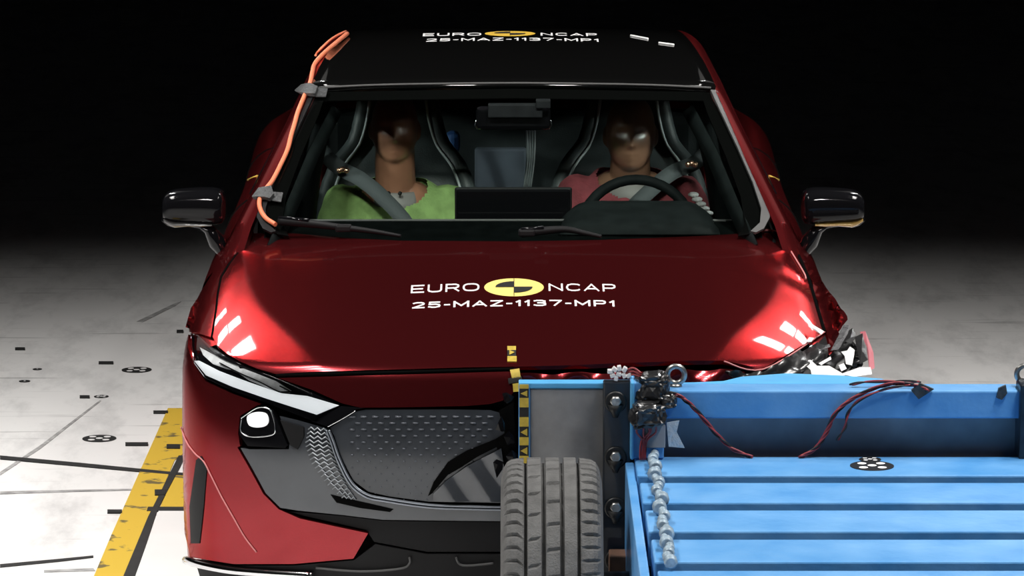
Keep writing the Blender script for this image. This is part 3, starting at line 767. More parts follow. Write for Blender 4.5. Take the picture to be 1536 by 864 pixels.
# pillars and rails
def edge_x(y): return np.interp(y, [1.45, 1.62, 1.95, 2.42, 2.8, 3.3, 3.9, 4.5, 4.8], [.82, .797, .727, .643, .605, .57, .525, .485, .465])
for s in (-1, 1):
    rows = []
    for y in np.linspace(1.45, 4.75, 60):
        ex = edge_x(y); zt = float(green_z(np.array(ex), np.array(y)))
        piv = np.array([ex-.09, y, zt-.14]); a0 = math.atan2(.14, .09); ang = np.linspace(a0, R(-8), 12)
        d = np.stack([np.cos(ang), 0*ang, np.sin(ang)], 1)
        P = cast(f_green, piv[None]+d*.5, -d, 0, .5, 160)
        P = np.concatenate([P, P[-1:] - np.array([[.03, 0, 0.0]])])
        rows.append([(s*p[0], p[1], p[2]) for p in P])
    if s < 0: rows = [r[::-1] for r in rows]
    rail = grid('roof_pillar', rows, RED, car)
    rows = []
    for y in np.linspace(1.62, 4.4, 30):
        zt = float(green_z(np.array(.6), np.array(y)))-.06; r = []
        for z in np.linspace(.93, max(.94, zt), 8):
            r.append((s*(side_x(z)-.012-.06*max(0, y-3.2)), y, z))
        rows.append(r)
    sg = grid('side_window', rows, M['sideglass'], car)
    for y in (2.62, 3.62):
        zt = float(green_z(np.array(.6), np.array(y)))-.05
        prism('pillar', [(s*(side_x(z)-.002-.06*max(0, y-3.2)), yy, z) for yy, z in ((y-.05, .93), (y+.05, .93), (y+.03, zt), (y-.03, zt))], (-s*.03, 0, 0), M['gloss'], car)
# yellow marks on the rear shoulders
for s in (-1, 1):
    mx = (lambda x: x) if s < 0 else (lambda x: 1540-x)
    for (a, b_) in (((362, 279), (376, 271)), ((362, 284), (382, 274)), ((372, 270), (386, 264))):
        bv = side_bvh[s]; P = []
        for q in (a, b_):
            dd = Vector(rays([(mx(q[0]), q[1])])[0]); h = bv.ray_cast(Vector(CAMP), dd)[0]
            P.append(h - dd*.003 if h is not None else at(mx(q[0]), q[1], 3.9))
        if abs(P[0].y-P[1].y) > .8: continue
        tube('yellow_dash', P, .004, M['tapeyellow'], car, 6, 1)

# ---- mirrors
def mirror(s):
    q = lambda x, y, d=1.72: at(x if s < 0 else 1540-x, y, d)
    b = bmesh.new(); rings = []
    prof_px = [(244, 296, 325), (250, 288, 329), (262, 284, 331), (290, 282, 333), (315, 281, 335), (330, 283, 335), (338, 290, 332)]
    for (x, yt, yb) in prof_px:
        T, B = q(x, yt), q(x, yb); cz = (T+B)/2; hz = (T.z-B.z)/2; ring = []
        for k in range(20):
            a = 2*math.pi*k/20; ca, sa = math.cos(a), math.sin(a)
            ex = abs(ca)**.6*(1 if ca > 0 else -1); ez = abs(sa)**.6*(1 if sa > 0 else -1)
            ring.append(b.verts.new((cz.x, cz.y+.075*ex*(.8 if x < 250 else 1), cz.z+hz*ez)))
        rings.append(ring)
    for A_, B_ in zip(rings, rings[1:]):
        for k in range(20):
            f = b.faces.new([A_[k], A_[(k+1) % 20], B_[(k+1) % 20], B_[k]]); f.smooth = True
    b.faces.new(rings[0]); b.faces.new(rings[-1]); bmesh.ops.recalc_face_normals(b, faces=b.faces)
    mi = obj('side_mirror', b, M['gloss'], car)
    md = mi.modifiers.new('soft', 'SUBSURF'); md.levels = 1; md.render_levels = 1
    rows = []
    for (x, yt, yb) in ((244, 326, 331), (252, 330, 338), (262, 332, 341), (282, 333, 339), (300, 334, 342), (314, 336, 352), (326, 350, 376), (336, 372, 388)):
        T, B = q(x, yt, 1.70), q(x, yb, 1.70); c_ = (T+B)/2; h_ = max(.006, (T-B).length/2)
        rows.append([c_+Vector((0, .03*math.cos(a), h_*math.sin(a))) if x < 305 else c_ + Vector((h_*math.sin(a)*.9*s*-1, .035*math.cos(a), h_*math.sin(a)*.55)) for a in [2*math.pi*k/12 for k in range(12)]])
    grid('mirror_stalk', rows, M['gloss'], mi, 0, True)
    rows = []
    for (x, yt, yb) in ((246, 327, 332), (254, 330, 338), (263, 332, 341), (282, 333, 339), (302, 334, 340), (318, 335, 339)):
        T, B = q(x, yt, 1.675), q(x, yb, 1.675); c_ = (T+B)/2; h_ = (T-B).length/2
        rows.append([c_+Vector((0, .02*math.cos(a), h_*math.sin(a))) for a in [2*math.pi*k/10 for k in range(10)]])
    o = grid('signal_lens', rows, M['amber'] if s > 0 else M['smoke'], mi, 0, True)
    o['label'] = 'amber signal lens' if s > 0 else 'grey signal lens'
    rows = [[q(x, yy, 1.80) for x in (252, 290, 330)] for yy in (288, 310, 330)]
    grid('mirror_glass', rows, M['chrome'], mi)
mirror(-1); mirror(1)

# ---- wipers
def wiper(px, stub):
    P = pcast(f_green, crom(px, 6), .012)
    wv = tube('wiper', P, .008, M['black'], car, 8, 1, lambda t: .015-.010*t)
    P2 = pcast(f_green, px[:2], .022); tube('wiper_arm', list(P2), .007, M['gloss'], wv, 8, 1)
    p = pcast(f_green, [stub], .012)[0]
    b = bmesh.new(); bm_box(b, p, (.05, .03, .022), .006); obj('wiper_joint', b, M['black'], wv)
wiper([(420, 336), (465, 340), (513, 346), (560, 352), (602, 359)], (516, 347))
wiper([(782, 354), (815, 351), (848, 349), (875, 354), (902, 360)], (790, 354))

# ---- cabin
dash_prof = [(1.47, .90), (1.52, .925), (1.66, .952), (1.79, .962), (1.84, .957), (1.88, .93), (1.92, .85), (1.90, .70), (1.80, .60), (1.5, .60)]
rows = []
for x in np.linspace(-.76, .76, 21):
    e = .015*(x/.76)**2; rows.append([(x, y+e*2, z-e*.4) for y, z in dash_prof])
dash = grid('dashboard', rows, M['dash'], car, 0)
tube('dash_edge', [(x, 1.805+.03*(x/.76)**2, .963-.006*(x/.76)**2) for x in np.linspace(-.74, .74, 13)], .005, M['trim'], dash, 6, 1)
# instrument hood in front of the driver
rows = []
for (y, k) in ((1.62, .0), (1.72, .5), (1.82, .95), (1.88, 1.0), (1.90, .93)):
    r = []
    for u in np.linspace(-1, 1, 17):
        h = .062*k*min(1, (1-abs(u))*3.2)**.8 if abs(u) < 1 else 0
        r.append((.385+u*.245, y, .955+h-.004))
    rows.append(r)
ih = grid('instrument_hood', rows, M['cabin'], car, .006)
box('instrument_screen', .27, .50, 1.905, 1.92, .93, .995, M['gloss'], ih)
# screen
p0, p1 = at(685, 284, 1.88), at(855, 327, 1.88)
scn = box('centre_screen', p0.x, p1.x, 1.87, 1.89, p1.z-.02, p0.z, M['gloss'], car, .006)
box('screen_frame', p0.x-.006, p1.x+.006, 1.885, 1.90, p1.z-.024, p0.z+.005, M['black'], scn, .006)
# steering wheel
cx = at(955, 352, 2.28); b = bmesh.new(); tilt = Matrix.Rotation(R(25), 3, 'X')
ringpts = [Vector((.182*math.cos(a), 0, .182*math.sin(a))) for a in [2*math.pi*k/40 for k in range(40)]]
rot = Matrix.Rotation(R(-22), 3, 'X')
def swp(v): return cx + rot @ v
nr = 10; rings = []
for v in ringpts:
    rad = v.normalized(); rings.append([b.verts.new(swp(v + rad*.017*math.cos(2*math.pi*k/nr) + Vector((0, .017*math.sin(2*math.pi*k/nr), 0)))) for k in range(nr)])
for i in range(40):
    for k in range(nr):
        f = b.faces.new([rings[i][k], rings[i][(k+1) % nr], rings[(i+1) % 40][(k+1) % nr], rings[(i+1) % 40][k]]); f.smooth = True
bmesh.ops.recalc_face_normals(b, faces=b.faces)
sw = obj('steering_wheel', b, M['cabin'], car)
b = bmesh.new(); bm_box(b, swp(Vector((0, .0, -.01))), (.15, .05, .11), .02, rot); obj('wheel_hub', b, M['cabin'], sw)
for v in (Vector((-.17, 0, -.02)), Vector((.17, 0, -.02)), Vector((0, 0, -.17))):
    tube('wheel_spoke', [swp(v*.35), swp(v)], .014, M['cabin'], sw, 8, 1)
tube('steering_column', [swp(Vector((0, 0, 0))), (cx.x, 1.9, .80)], .03, M['cabin'], sw, 10, 1)
# seats
def seat(x0):
    def ring(z, wd, dp, yc, n=28, e=3.2):
        return [(x0+wd*abs(math.cos(a))**(2/e)*(1 if math.cos(a) >= 0 else -1), yc+dp*abs(math.sin(a))**(2/e)*(1 if math.sin(a) >= 0 else -1), z) for a in [2*math.pi*k/n for k in range(n)]]
    prof_ = [(.46, .24, .09, 2.86), (.60, .25, .085, 2.90), (.75, .255, .08, 2.94), (.88, .245, .075, 2.985), (.97, .215, .068, 3.01), (1.03, .165, .06, 3.03), (1.08, .135, .055, 3.035), (1.15, .125, .055, 3.03), (1.21, .115, .05, 3.03), (1.235, .09, .035, 3.03)]
    st = grid('front_seat', [ring(*p) for p in prof_], M['seat'], car, 0, True)
    rows = [ring(z, wd, .27, 2.62, 24, 5) for z, wd in ((.36, .23), (.40, .25), (.46, .25), (.49, .22))]
    grid('seat_cushion', rows, M['seat'], st, 0, True)
    for s in (-1, 1):
        tube('seat_bolster', [(x0+s*.235, 2.80, .60), (x0+s*.25, 2.86, .75), (x0+s*.24, 2.905, .88), (x0+s*.205, 2.945, .97), (x0+s*.15, 2.975, 1.04), (x0+s*.125, 2.985, 1.12), (x0+s*.11, 2.985, 1.20)], .026, M['seat'], st, 10, 3)
        tube('seat_piping', [(x0+s*.215, 2.80, .60), (x0+s*.228, 2.845, .75), (x0+s*.215, 2.885, .88), (x0+s*.182, 2.925, .97), (x0+s*.13, 2.955, 1.04), (x0+s*.105, 2.962, 1.12), (x0+s*.094, 2.962, 1.20)], .005, M['seatgrey'], st, 6, 3)
    return st
seat(-.388); seat(.388)
rs = box('rear_seat', -.66, .66, 3.62, 3.80, .45, 1.06, M['seat'], car, .04)
box('rear_cushion', -.66, .66, 3.2, 3.7, .38, .55, M['seat'], rs, .05)
p0, p1 = at(712, 222, 3.60), at(790, 300, 3.60); box('centre_panel', p0.x, p1.x, 3.585, 3.63, p1.z, p0.z, M['panelgrey'], rs, .01)
for x in (-.42, .42): box('rear_headrest', x-.13, x+.13, 3.70, 3.80, 1.06, 1.19, M['seat'], rs, .03)
# hanging straps in the rear
for dx in (-5, -1, 3, 7):
    tube('rear_strap', [at(795+dx, 196, 3.5), at(795+dx*.8, 240, 3.52), at(790+dx*.7, 284, 3.54)], .0045, M['seatgrey'], car, 6, 3)
tag(box('blue_bundle', *[v for v in (at(668, 200, 3.4).x, at(690, 200, 3.4).x)], 3.38, 3.46, at(680, 232, 3.4).z, at(680, 198, 3.4).z, M['bluething'], car, .02), 'blue cloth bundle behind the front seat')
# rear-view mirror and sensor box
p0, p1 = at(714, 160, 2.16), at(826, 195, 2.16)
rv = box('rear_view_mirror', p0.x, p1.x, 2.15, 2.19, p1.z, p0.z, M['gloss'], car, .014)
for s, x in ((-1, 714), (1, 826)):
    tube('mirror_rim', [at(x, 180, 2.145), at(x-s*-1.5, 188, 2.143), at(x-s*3, 194, 2.145)], .0018, M['chrome'], rv, 6, 3)
p0, p1 = at(732, 158, 2.08), at(814, 178, 2.08); box('sensor_box', p0.x, p1.x, 2.10, 2.14, p1.z, p0.z, M['cabin'], rv, .004)
p0, p1 = at(804, 152, 2.06), at(826, 164, 2.06); box('camera_module', p0.x, p1.x, 2.08, 2.13, p1.z, p0.z, M['cabin'], rv, .003)
# inner pillars and door cards
for s in (-1, 1):
    tube('inner_pillar', [(s*.70, 2.62, .70), (s*.665, 2.64, 1.0), (s*.60, 2.60, 1.27)], .035, M['cabin'], car, 8, 3)
    rows = [[(s*(.80-.04*k), y, z) for k, z in ((0, .35), (.2, .6), (0, .8), (.3, .93))] for y in np.linspace(1.6, 3.6, 6)]
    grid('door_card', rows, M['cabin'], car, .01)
    rows = []
    for y, xx, z in ((1.52, .76, .985), (1.75, .715, 1.075), (2.05, .66, 1.20), (2.35, .60, 1.30)):
        rows.append([(s*(xx-.02), y, z-.05), (s*(xx-.05), y+.03, z-.075), (s*(xx-.035), y+.06, z-.10)])
    grid('inner_trim', rows, M['cabin'], car, .006)
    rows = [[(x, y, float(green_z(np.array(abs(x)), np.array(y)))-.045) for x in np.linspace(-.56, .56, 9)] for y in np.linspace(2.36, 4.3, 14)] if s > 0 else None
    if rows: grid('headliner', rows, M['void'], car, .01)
# seat belts
def ribbon(name, pts, wd, m, parent, side):
    P = [Vector(p) for p in crom(pts, 6)]; rows = []
    for i, p in enumerate(P):
        t = (P[min(i+1, len(P)-1)]-P[max(0, i-1)]).normalized(); sd = t.cross(Vector((0, -1, .35))).normalized()
        rows.append([p-sd*wd/2, p, p+sd*wd/2])
    return grid(name, rows, m, parent, .003)
YB = 2.60
ribbon('seat_belt', [at(470, 205, 2.80), at(488, 232, 2.74), at(510, 252, 2.68), at(540, 268, 2.62), at(570, 292, YB-.03), at(604, 328, YB-.08), at(640, 380, YB-.11)], .05, M['belt'], car, 1)
ribbon('seat_belt', [at(1066, 222, 2.80), at(1042, 244, 2.72), at(1010, 258, 2.64), at(985, 277, 2.60), at(950, 310, YB-.05), at(915, 350, YB-.10)], .05, M['belt'], car, 1)
for (x, y) in ((514, 254), (1037, 245)):
    for dx in (-5, 0, 6):
        b = bmesh.new(); bmesh.ops.create_icosphere(b, subdivisions=2, radius=.010); bmesh.ops.translate(b, vec=at(x+dx, y+abs(dx)*.3, 2.62), verts=b.verts); obj('belt_clip', b, M['copper'], car)

# ================================================================== DUMMIES
def remesh(b, vox, name, mt, sm_it=2):
    o = obj(name, b, mt); md = o.modifiers.new('r', 'REMESH'); md.mode = 'VOXEL'; md.voxel_size = vox
    s_ = o.modifiers.new('s', 'SMOOTH'); s_.iterations = sm_it; s_.factor = .5
    dg = bpy.context.evaluated_depsgraph_get(); dg.update(); me = bpy.data.meshes.new_from_object(o.evaluated_get(dg))
    o.modifiers.clear(); o.data = me; me.materials.clear(); me.materials.append(mt); smooth(me); me.name = name
    return o
def head_bm(b, H, sc=1.0):
    """H = head centre; face looks to -y"""
    NU, NV = 48, 40; rings = []
    for j in range(NV+1):
        v = -1+2*j/NV; ph = math.asin(max(-1, min(1, v))); z = .118*v
        ring = []
        for i in range(NU):
            a = 2*math.pi*i/NU; cx_, cy_ = math.sin(a), -math.cos(a)
            rr = math.cos(ph)**.72 if abs(v) < 1 else 0
            wx = .077*(1+.04*v) * (1 - .10*max(0, -v)**2); wy = .098*(1 - .06*max(0, -v))
            x = wx*rr*cx_; y = wy*rr*cy_
            if cy_ < 0:
                fr = max(0, -cy_)
                nose = math.exp(-(x/.013)**2)*(math.exp(-((z+.008)/.022)**2)*.55 + math.exp(-((z+.022)/.010)**2)*.75)
                y -= .024*nose
                y += .006*math.exp(-((abs(x)-.032)/.016)**2-((z-.016)/.013)**2)*fr
                y -= .006*math.exp(-((z-.038)/.012)**2)*math.exp(-(x/.05)**2)
                y -= .007*math.exp(-(x/.022)**2)*(math.exp(-((z+.052)/.006)**2)+math.exp(-((z+.066)/.007)**2))
                y += .004*math.exp(-(x/.024)**2-((z+.059)/.0035)**2)
                y -= .010*math.exp(-(x/.022)**2-((z+.092)/.014)**2)
            ring.append(b.verts.new(H+Vector((x, y, z))*sc))
        rings.append(ring)
    for A_, B_ in zip(rings, rings[1:]):
        for k in range(NU):
            b.faces.new([A_[k], A_[(k+1) % NU], B_[(k+1) % NU], B_[k]])
    bmesh.ops.remove_doubles(b, verts=rings[0]+rings[-1], dist=1e-5)
    for s in (-1, 1):
        r = bmesh.ops.create_icosphere(b, subdivisions=2, radius=1)['verts']
        for v in r: v.co = H + Vector((s*.078 + v.co.x*.010, .008+v.co.y*.019, -.008+v.co.z*.032))*sc
def caps(b, p, q, r0, r1, n=14):
    p, q = Vector(p), Vector(q); ax = (q-p)
    tube_bm(b, [p+(q-p)*t for t in np.linspace(0, 1, 5)], r0, n, 1, lambda t: r0+(r1-r0)*t)
    for c_, r in ((p, r0), (q, r1)):
        k = bmesh.ops.create_icosphere(b, subdivisions=2, radius=r)['verts']; bmesh.ops.translate(b, vec=c_, verts=k)
def torso_bm(b, x0, infl, dz=0, yoff=0):
    prof_ = [(.42, .17, .12, 2.70), (.52, .165, .115, 2.74), (.64, .16, .115, 2.77), (.76, .175, .12, 2.79), (.86, .18, .115, 2.80), (.92, .165, .095, 2.81), (.955, .13, .075, 2.815), (.985, .085, .062, 2.815)]
    rings = []
    for (z, wd, dp, yc) in prof_:
        ring = []
        for k in range(24):
            a = 2*math.pi*k/24; e = 2/2.5
            ring.append(b.verts.new((x0+(wd+infl)*abs(math.cos(a))**e*math.copysign(1, math.cos(a)), yoff+yc+(dp+infl)*abs(math.sin(a))**e*math.copysign(1, math.sin(a)), z+dz*min(1, (z-.42)/.4)+(infl if z > .9 else 0))))
        rings.append(ring)
    for A_, B_ in zip(rings, rings[1:]):
        for k in range(24): b.faces.new([A_[k], A_[(k+1) % 24], B_[(k+1) % 24], B_[k]])
    b.faces.new(rings[0][::-1]); b.faces.new(rings[-1])
def hand_bm(b, w_, d, side, nrm):
    """w_ wrist, d direction of fingers, side direction across the palm (thumb side), nrm palm normal"""
    w_, d, side, nrm = Vector(w_), Vector(d).normalized(), Vector(side).normalized(), Vector(nrm).normalized()
    for k in range(4):
        o_ = side*(.030-.020*k); L = (.072, .080, .075, .058)[k]
        caps(b, w_+o_*.5, w_+d*.09+o_, .013, .0115, 8)
        a = w_+d*.09+o_; m1 = a+d*L*.5+nrm*.012; e = m1+d*L*.35+nrm*.03
        caps(b, a, m1, .0098, .0092, 8); caps(b, m1, e, .0092, .0080, 8)
    t0 = w_+d*.03+side*.028; t1 = t0+(d*.6+side*.8).normalized()*.045; caps(b, t0, t1, .012, .011, 8); caps(b, t1, t1+(d*.9+side*.2+nrm*.3).normalized()*.03, .011, .009, 8)
def dummy(name, x0, H, hs, mt, shirt_m, label, pose, lab2, dz=0.):
    b = bmesh.new(); H = Vector(H)
    head_bm(b, H, hs)
    caps(b, (x0, 2.81, .93+dz), (H.x, H.y+.012, H.z-.07), .070, .066, 20)
    torso_bm(b, x0, 0, dz)
    sh = []
    for s in (-1, 1):
        S = Vector((x0+s*.175, 2.80, .915+dz)); E, Wr, fd, sd, nm = pose(s, x0)
        caps(b, S, E, .052, .042); caps(b, E, Wr, .040, .028); hand_bm(b, Wr, fd, sd, nm)
        K = Vector((x0+s*.14, 2.30, .60)); caps(b, (x0+s*.09, 2.68, .52), K, .080, .058); caps(b, K, (x0+s*.12, 2.02, .36), .052, .042)
        sh.append((S, E))
    bmesh.ops.recalc_face_normals(b, faces=b.faces)
    body = remesh(b, .006, name, mt, 2)
    tag(body, label, 'dummy')
    b = bmesh.new(); torso_bm(b, x0, .014, dz)
    for S, E in sh:
        caps(b, S, S+(E-S)*.72, .070, .064)
    bmesh.ops.recalc_face_normals(b, faces=b.faces)
    t = remesh(b, .009, 'shirt', shirt_m, 4)
    bm = bmesh.new(); bm.from_mesh(t.data)
    bmesh.ops.delete(bm, geom=[v for v in bm.verts if (v.co.x-x0)**2 + (v.co.y-2.765)**2 + (v.co.z-1.0-dz)**2 < .108**2], context='VERTS')
    for v in bm.verts:
        v.co += Vector((noise.noise(v.co*18), noise.noise(v.co*18+Vector((9, 0, 0))), noise.noise(v.co*18+Vector((0, 7, 0)))))*.006
    bm.to_mesh(t.data); bm.free()
    t.parent = body; t['label'] = lab2
    b = bmesh.new(); lathe_bm(b, [(.90+dz, .098), (.935+dz, .092), (.955+dz, .080), (.965+dz, .074)], (x0, 2.79, 0), 'Z', 28)
    o = obj('neck_collar', b, M['collar'], body); o['label'] = 'grey neck collar'
    return body
def pose_lap(s, x0):
    E = Vector((x0+s*.235, 2.70, .66)); Wr = Vector((x0+s*.16, 2.44, .67)); return E, Wr, (0, -1, -.1), (-s, -.2, 0), (0, 0, -1)
def pose_wheel(s, x0):
    E = Vector((x0+s*.26, 2.60, .72)); Wr = Vector((x0+s*.18, 2.38, .77)); return E, Wr, (-s*.1, -.55, .8), (-s, .2, 0), (0, -.9, -.2)
hl_ = at(592, 193, 2.74); hr_ = at(946, 201, 2.74)
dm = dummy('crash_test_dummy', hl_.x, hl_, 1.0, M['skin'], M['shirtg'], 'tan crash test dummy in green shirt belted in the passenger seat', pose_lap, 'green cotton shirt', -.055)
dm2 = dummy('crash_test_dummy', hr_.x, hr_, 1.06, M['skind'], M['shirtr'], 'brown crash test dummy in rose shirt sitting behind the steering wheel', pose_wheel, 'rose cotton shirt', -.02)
for k in range(5):
    p = at(1040+k*5.5, 292+k*7, 2.58); b = bmesh.new(); bmesh.ops.create_icosphere(b, subdivisions=2, radius=.017)
    for v in b.verts: v.co = Vector((v.co.x*1.1, v.co.y, v.co.z*.55)) + p
    obj('arm_rib', b, M['lampsilver'], dm2)
for dx in (-9, 8):
    b = bmesh.new(); p = at(592+dx, 290, 2.685); bmesh.ops.create_icosphere(b, subdivisions=1, radius=.008); bmesh.ops.translate(b, vec=p, verts=b.verts); obj('neck_bolt', b, M['inkblack'], dm)

# ================================================================== ORANGE CABLE on the pillar
P = pcast(f_green, crom([(521, 54), (507, 66), (488, 83), (475, 98), (471, 112), (467, 128), (459, 146), (449, 170), (443, 190), (438, 206), (432, 228), (420, 254), (409, 275), (399, 288), (391, 302), (391, 316), (399, 330), (414, 340)], 5), .008)
oc = thing('sensor_cable', 'orange sensor cable taped along the left windscreen pillar', 'cable', tuple(P[-1]))
tube('cable_run', P, .0075, M['orange'], oc, 8, 1)
P = pcast(f_green, crom([(519, 52), (500, 63), (482, 80), (478, 86)], 5), .012); tube('cable_run', P, .004, M['orange'], oc, 6, 1)
for k, poly in enumerate(([(447, 139), (458, 131), (468, 131), (478, 136), (474, 147), (462, 146), (455, 143)], [(382, 301), (391, 288), (408, 285), (412, 297), (406, 304), (398, 302)])):
    patch('tape', poly, f_green, M['greytape'], oc, 4, .017, .012)
for k, (poly, lab) in enumerate((([(476, 134), (492, 135), (489, 147), (474, 147)], 'grey tape flap at the top corner of the windscreen'), ([(410, 290), (425, 291), (422, 305), (408, 303)], 'grey tape flap low on the windscreen pillar'))):
    tag(patch('tape_flap', poly, f_green, M['greytape'], None, 4, .006, .003), lab, 'tape')

# ================================================================== CRASH TROLLEY
tr = thing('crash_trolley', 'blue steel crash trolley with beamed deck and tyre pushed into the car', 'trolley', (.9, -.6, 0))
def pxbox(name, x0, x1, ytop, ybot, y, depth, m, parent=tr, bev=.004):
    """front face seen at world y; pixel bounds"""
    a, b_ = at(x0, ytop, y), at(x1, ybot, y)
    return box(name, a.x, b_.x, y, y+depth, b_.z, a.z, m, parent, bev)
# crushed honeycomb block under the car's nose
ZT = .770
blk = [atz(x, y, ZT) for x, y in ((779, 574.6), (880, 574.4), (960, 574.2), (1040, 573.5), (1085, 571.5), (1112, 565), (1180, 560), (1260, 563), (1322, 568), (1336, 573), (1336, 575.8), (779, 575.8))]
blk_o = prism('honeycomb_block', blk, (0, 0, -.45), M['bluelight'], tr)
pan = pxbox('steel_panel', 795, 906, 583, 850, .150, .03, M['steel'])
pxbox('panel_edge', 778, 795, 577, 850, .145, .03, M['blue'])
pxbox('panel_cap', 778, 950, 574.5, 583, .146, .05, M['bluelight'], tr, .003)
# black and yellow scale tape on the panel's left edge
tp = pxbox('edge_tape', 779, 793, 579, 700, .139, .004, M['inkblack'], tr, .0005)
yy = 583
for k, (a, b_) in enumerate(((577, 583), (597, 611), (626, 640), (656, 668), (684, 700))):
    pxbox('yellow_block', 779, 793, a, b_, .1375, .003, M['tapeyellow'], tp, 0)
for (a, b_) in ((585, 596), (642, 655), (670, 683)):
    prism('yellow_triangle', [at(781, (a+b_)/2, .137), at(791, a+1, .137), at(791, b_-1, .137)], (0, .002, 0), M['tapeyellow'], tp)
# tape pieces carried on over the car's nose
ct = thing('scale_tape', 'black and yellow scale tape running over the hood edge of the red car', 'tape', tuple(at(770, 560, .24)))
for poly, mk in (([(761, 521), (774, 521), (774, 527), (761, 527)], 'tapeyellow'), ([(761, 527), (774, 527), (774, 536), (761, 536)], 'inkblack'), ([(761, 536), (775, 536), (775, 544), (761, 544)], 'tapeyellow'),
                 ([(765, 556), (779, 554), (781, 566), (768, 568)], 'tapeyellow'), ([(762, 568), (782, 565), (784, 572), (763, 576)], 'inkblack'), ([(769, 576), (781, 574), (782, 587), (770, 588)], 'tapeyellow')):
    patch('tape_block', poly, f_body, M[mk], ct, 4, .004, .003)
prism('tape_triangle', [pcast(f_body, [q], .006)[0] for q in ((764, 528), (772, 531), (764, 535))], (0, 0, -.001), M['tapeyellow'], ct)
# bolted flange
fp = pxbox('flange_plate', 905, 946, 574, 900, .105, .045, M['navy'])
for yb in (601, 684, 760, 838):
    c_ = at(923.5, yb+6, .10); b = bmesh.new()
    lathe_bm(b, [(0, .030), (-.004, .030), (-.006, .026)], (c_.x, .1045, c_.z+.006), 'Y', 24)
    tube_bm(b, [(c_.x, .102, c_.z), (c_.x, .102, c_.z-.035)], .02, 8, 1, lambda t: .022-.015*t)
    bo = obj('bolt', b, M['inkblack'], fp)
    b = bmesh.new(); lathe_bm(b, [(0, .0155), (-.012, .0155), (-.0155, .012)], (c_.x, .099, c_.z+.010), 'Y', 6); obj('bolt_head', b, M['steelbolt'], bo)
# post and upper beam
pxbox('post', 948, 996, 574, 688, .06, .1, M['blue'])
pxbox('post_edge', 946, 951, 574, 690, .05, .1, M['bluelight'])
box('upper_beam', .375, 1.80, .10, .20, .694, .770, M['blue'], tr, .005)
box('recess_panel', .30, 1.80, .165, .18, .50, .70, M['recess'], tr, 0)
pxbox('end_post', 1531, 1565, 578, 690, .07, .1, M['navy'])
# deck of beams
for k in range(7):
    y1 = .10-.315*k; x_l = .325+.004*k
    box('deck_beam', x_l, 1.80, y1-.230, y1, .50, .590, M['blue'], tr, .005)
box('deck_floor', .34, 1.79, -2.05, .16, .46, .525, M['navy'], tr, .003)
box('side_rail', .30, .324, -2.1, .10, .30, .575, M['blue'], tr, .004)
box('side_rail', 1.80, 1.83, -2.1, .2, .30, .60, M['blue'], tr, .004)
box('chassis', .42, 1.70, -2.05, .12, .24, .46, M['navy'], tr, .01)
pxbox('timber_block', 914, 942, 834, 872, .0, .08, M['wood'])
# dots target on the deck
marker('deck_target', 1308, 699, 66, .5905, '', '', parent=tr, m=M['inkblack'])
marker('deck_target', 1305, 689.5, 33, .5903, '', '', parent=tr, m=M['inkblack'])
# tyre with cut tread
def tread_tyre(cx_, cy_, r, w_, name='tyre'):
    xs = [(-.5, .62), (-.52, .72), (-.515, .84), (-.49, .92), (-.455, .965), (-.41, .985), (-.35, .993), (-.285, .996)]
    half = []
    # tread bands across the width, grooves as drops
    grooves = [(-.27, .022), (-.085, .024), (.10, .024), (.27, .022)]
    pr = list(xs)
    for (gx, gw) in grooves:
        pr += [(gx-gw, .999), (gx-gw+.004, .955), (gx+gw-.004, .955), (gx+gw, .999)]
        if gx < .25: pr += [(gx+gw+.03, 1.0), (gx+gw+.06, 1.0), (gx+gw+.09, 1.0)]
    pr += [(-a, b_) for a, b_ in xs[::-1]]
    N = 60*5; V = []; F = []
    for i in range(N):
        for (u, rr) in pr:
            x = u*w_; ph = 2*math.pi*i/N
            sl = (abs(u)*.30 if abs(u) > .29 else u*.55)
            sip = (i % 5 == 0)
            cut = 0
            if sip and .29 < abs(u) < .47: cut = .008
            if sip and (i//5) % 2 == 0 and -.24 < u < -.12: cut = .006
            a = ph + sl*.20
            xx = x + (.006*math.sin(ph*30) if -.06 < u < .075 else 0)
            if -.06 < u < .08 and sip and (i//5) % 2: cut = .006
            q = (rr*r - cut)
            V.append((cx_+xx, cy_-q*math.cos(a), r+q*math.sin(a)))
    n = len(pr)
    for i in range(N):
        for j in range(n-1):
            F.append([i*n+j, i*n+j+1, ((i+1) % N)*n+j+1, ((i+1) % N)*n+j])
    o = obj(name, mesh_from(name, V, F), M['rubber'], tr)
    return o
ty = tread_tyre(.098, -.31, .335, .252)
b = bmesh.new(); lathe_bm(b, [(-.09, .20), (-.10, .215), (-.06, .17), (-.03, .06), (.09, .06), (.10, .215)], (.098, -.31, .335), 'X', 32); obj('rim', b, M['steelbolt'], ty)
tube('axle', [(.1, -.31, .335), (.45, -.31, .335)], .04, M['navy'], tr, 12, 1)
ty2 = ty.copy(); COL.objects.link(ty2); ty2.location.x += 1.86
for ch in list(ty.children):
    c2 = ch.copy(); COL.objects.link(c2); c2.parent = ty2
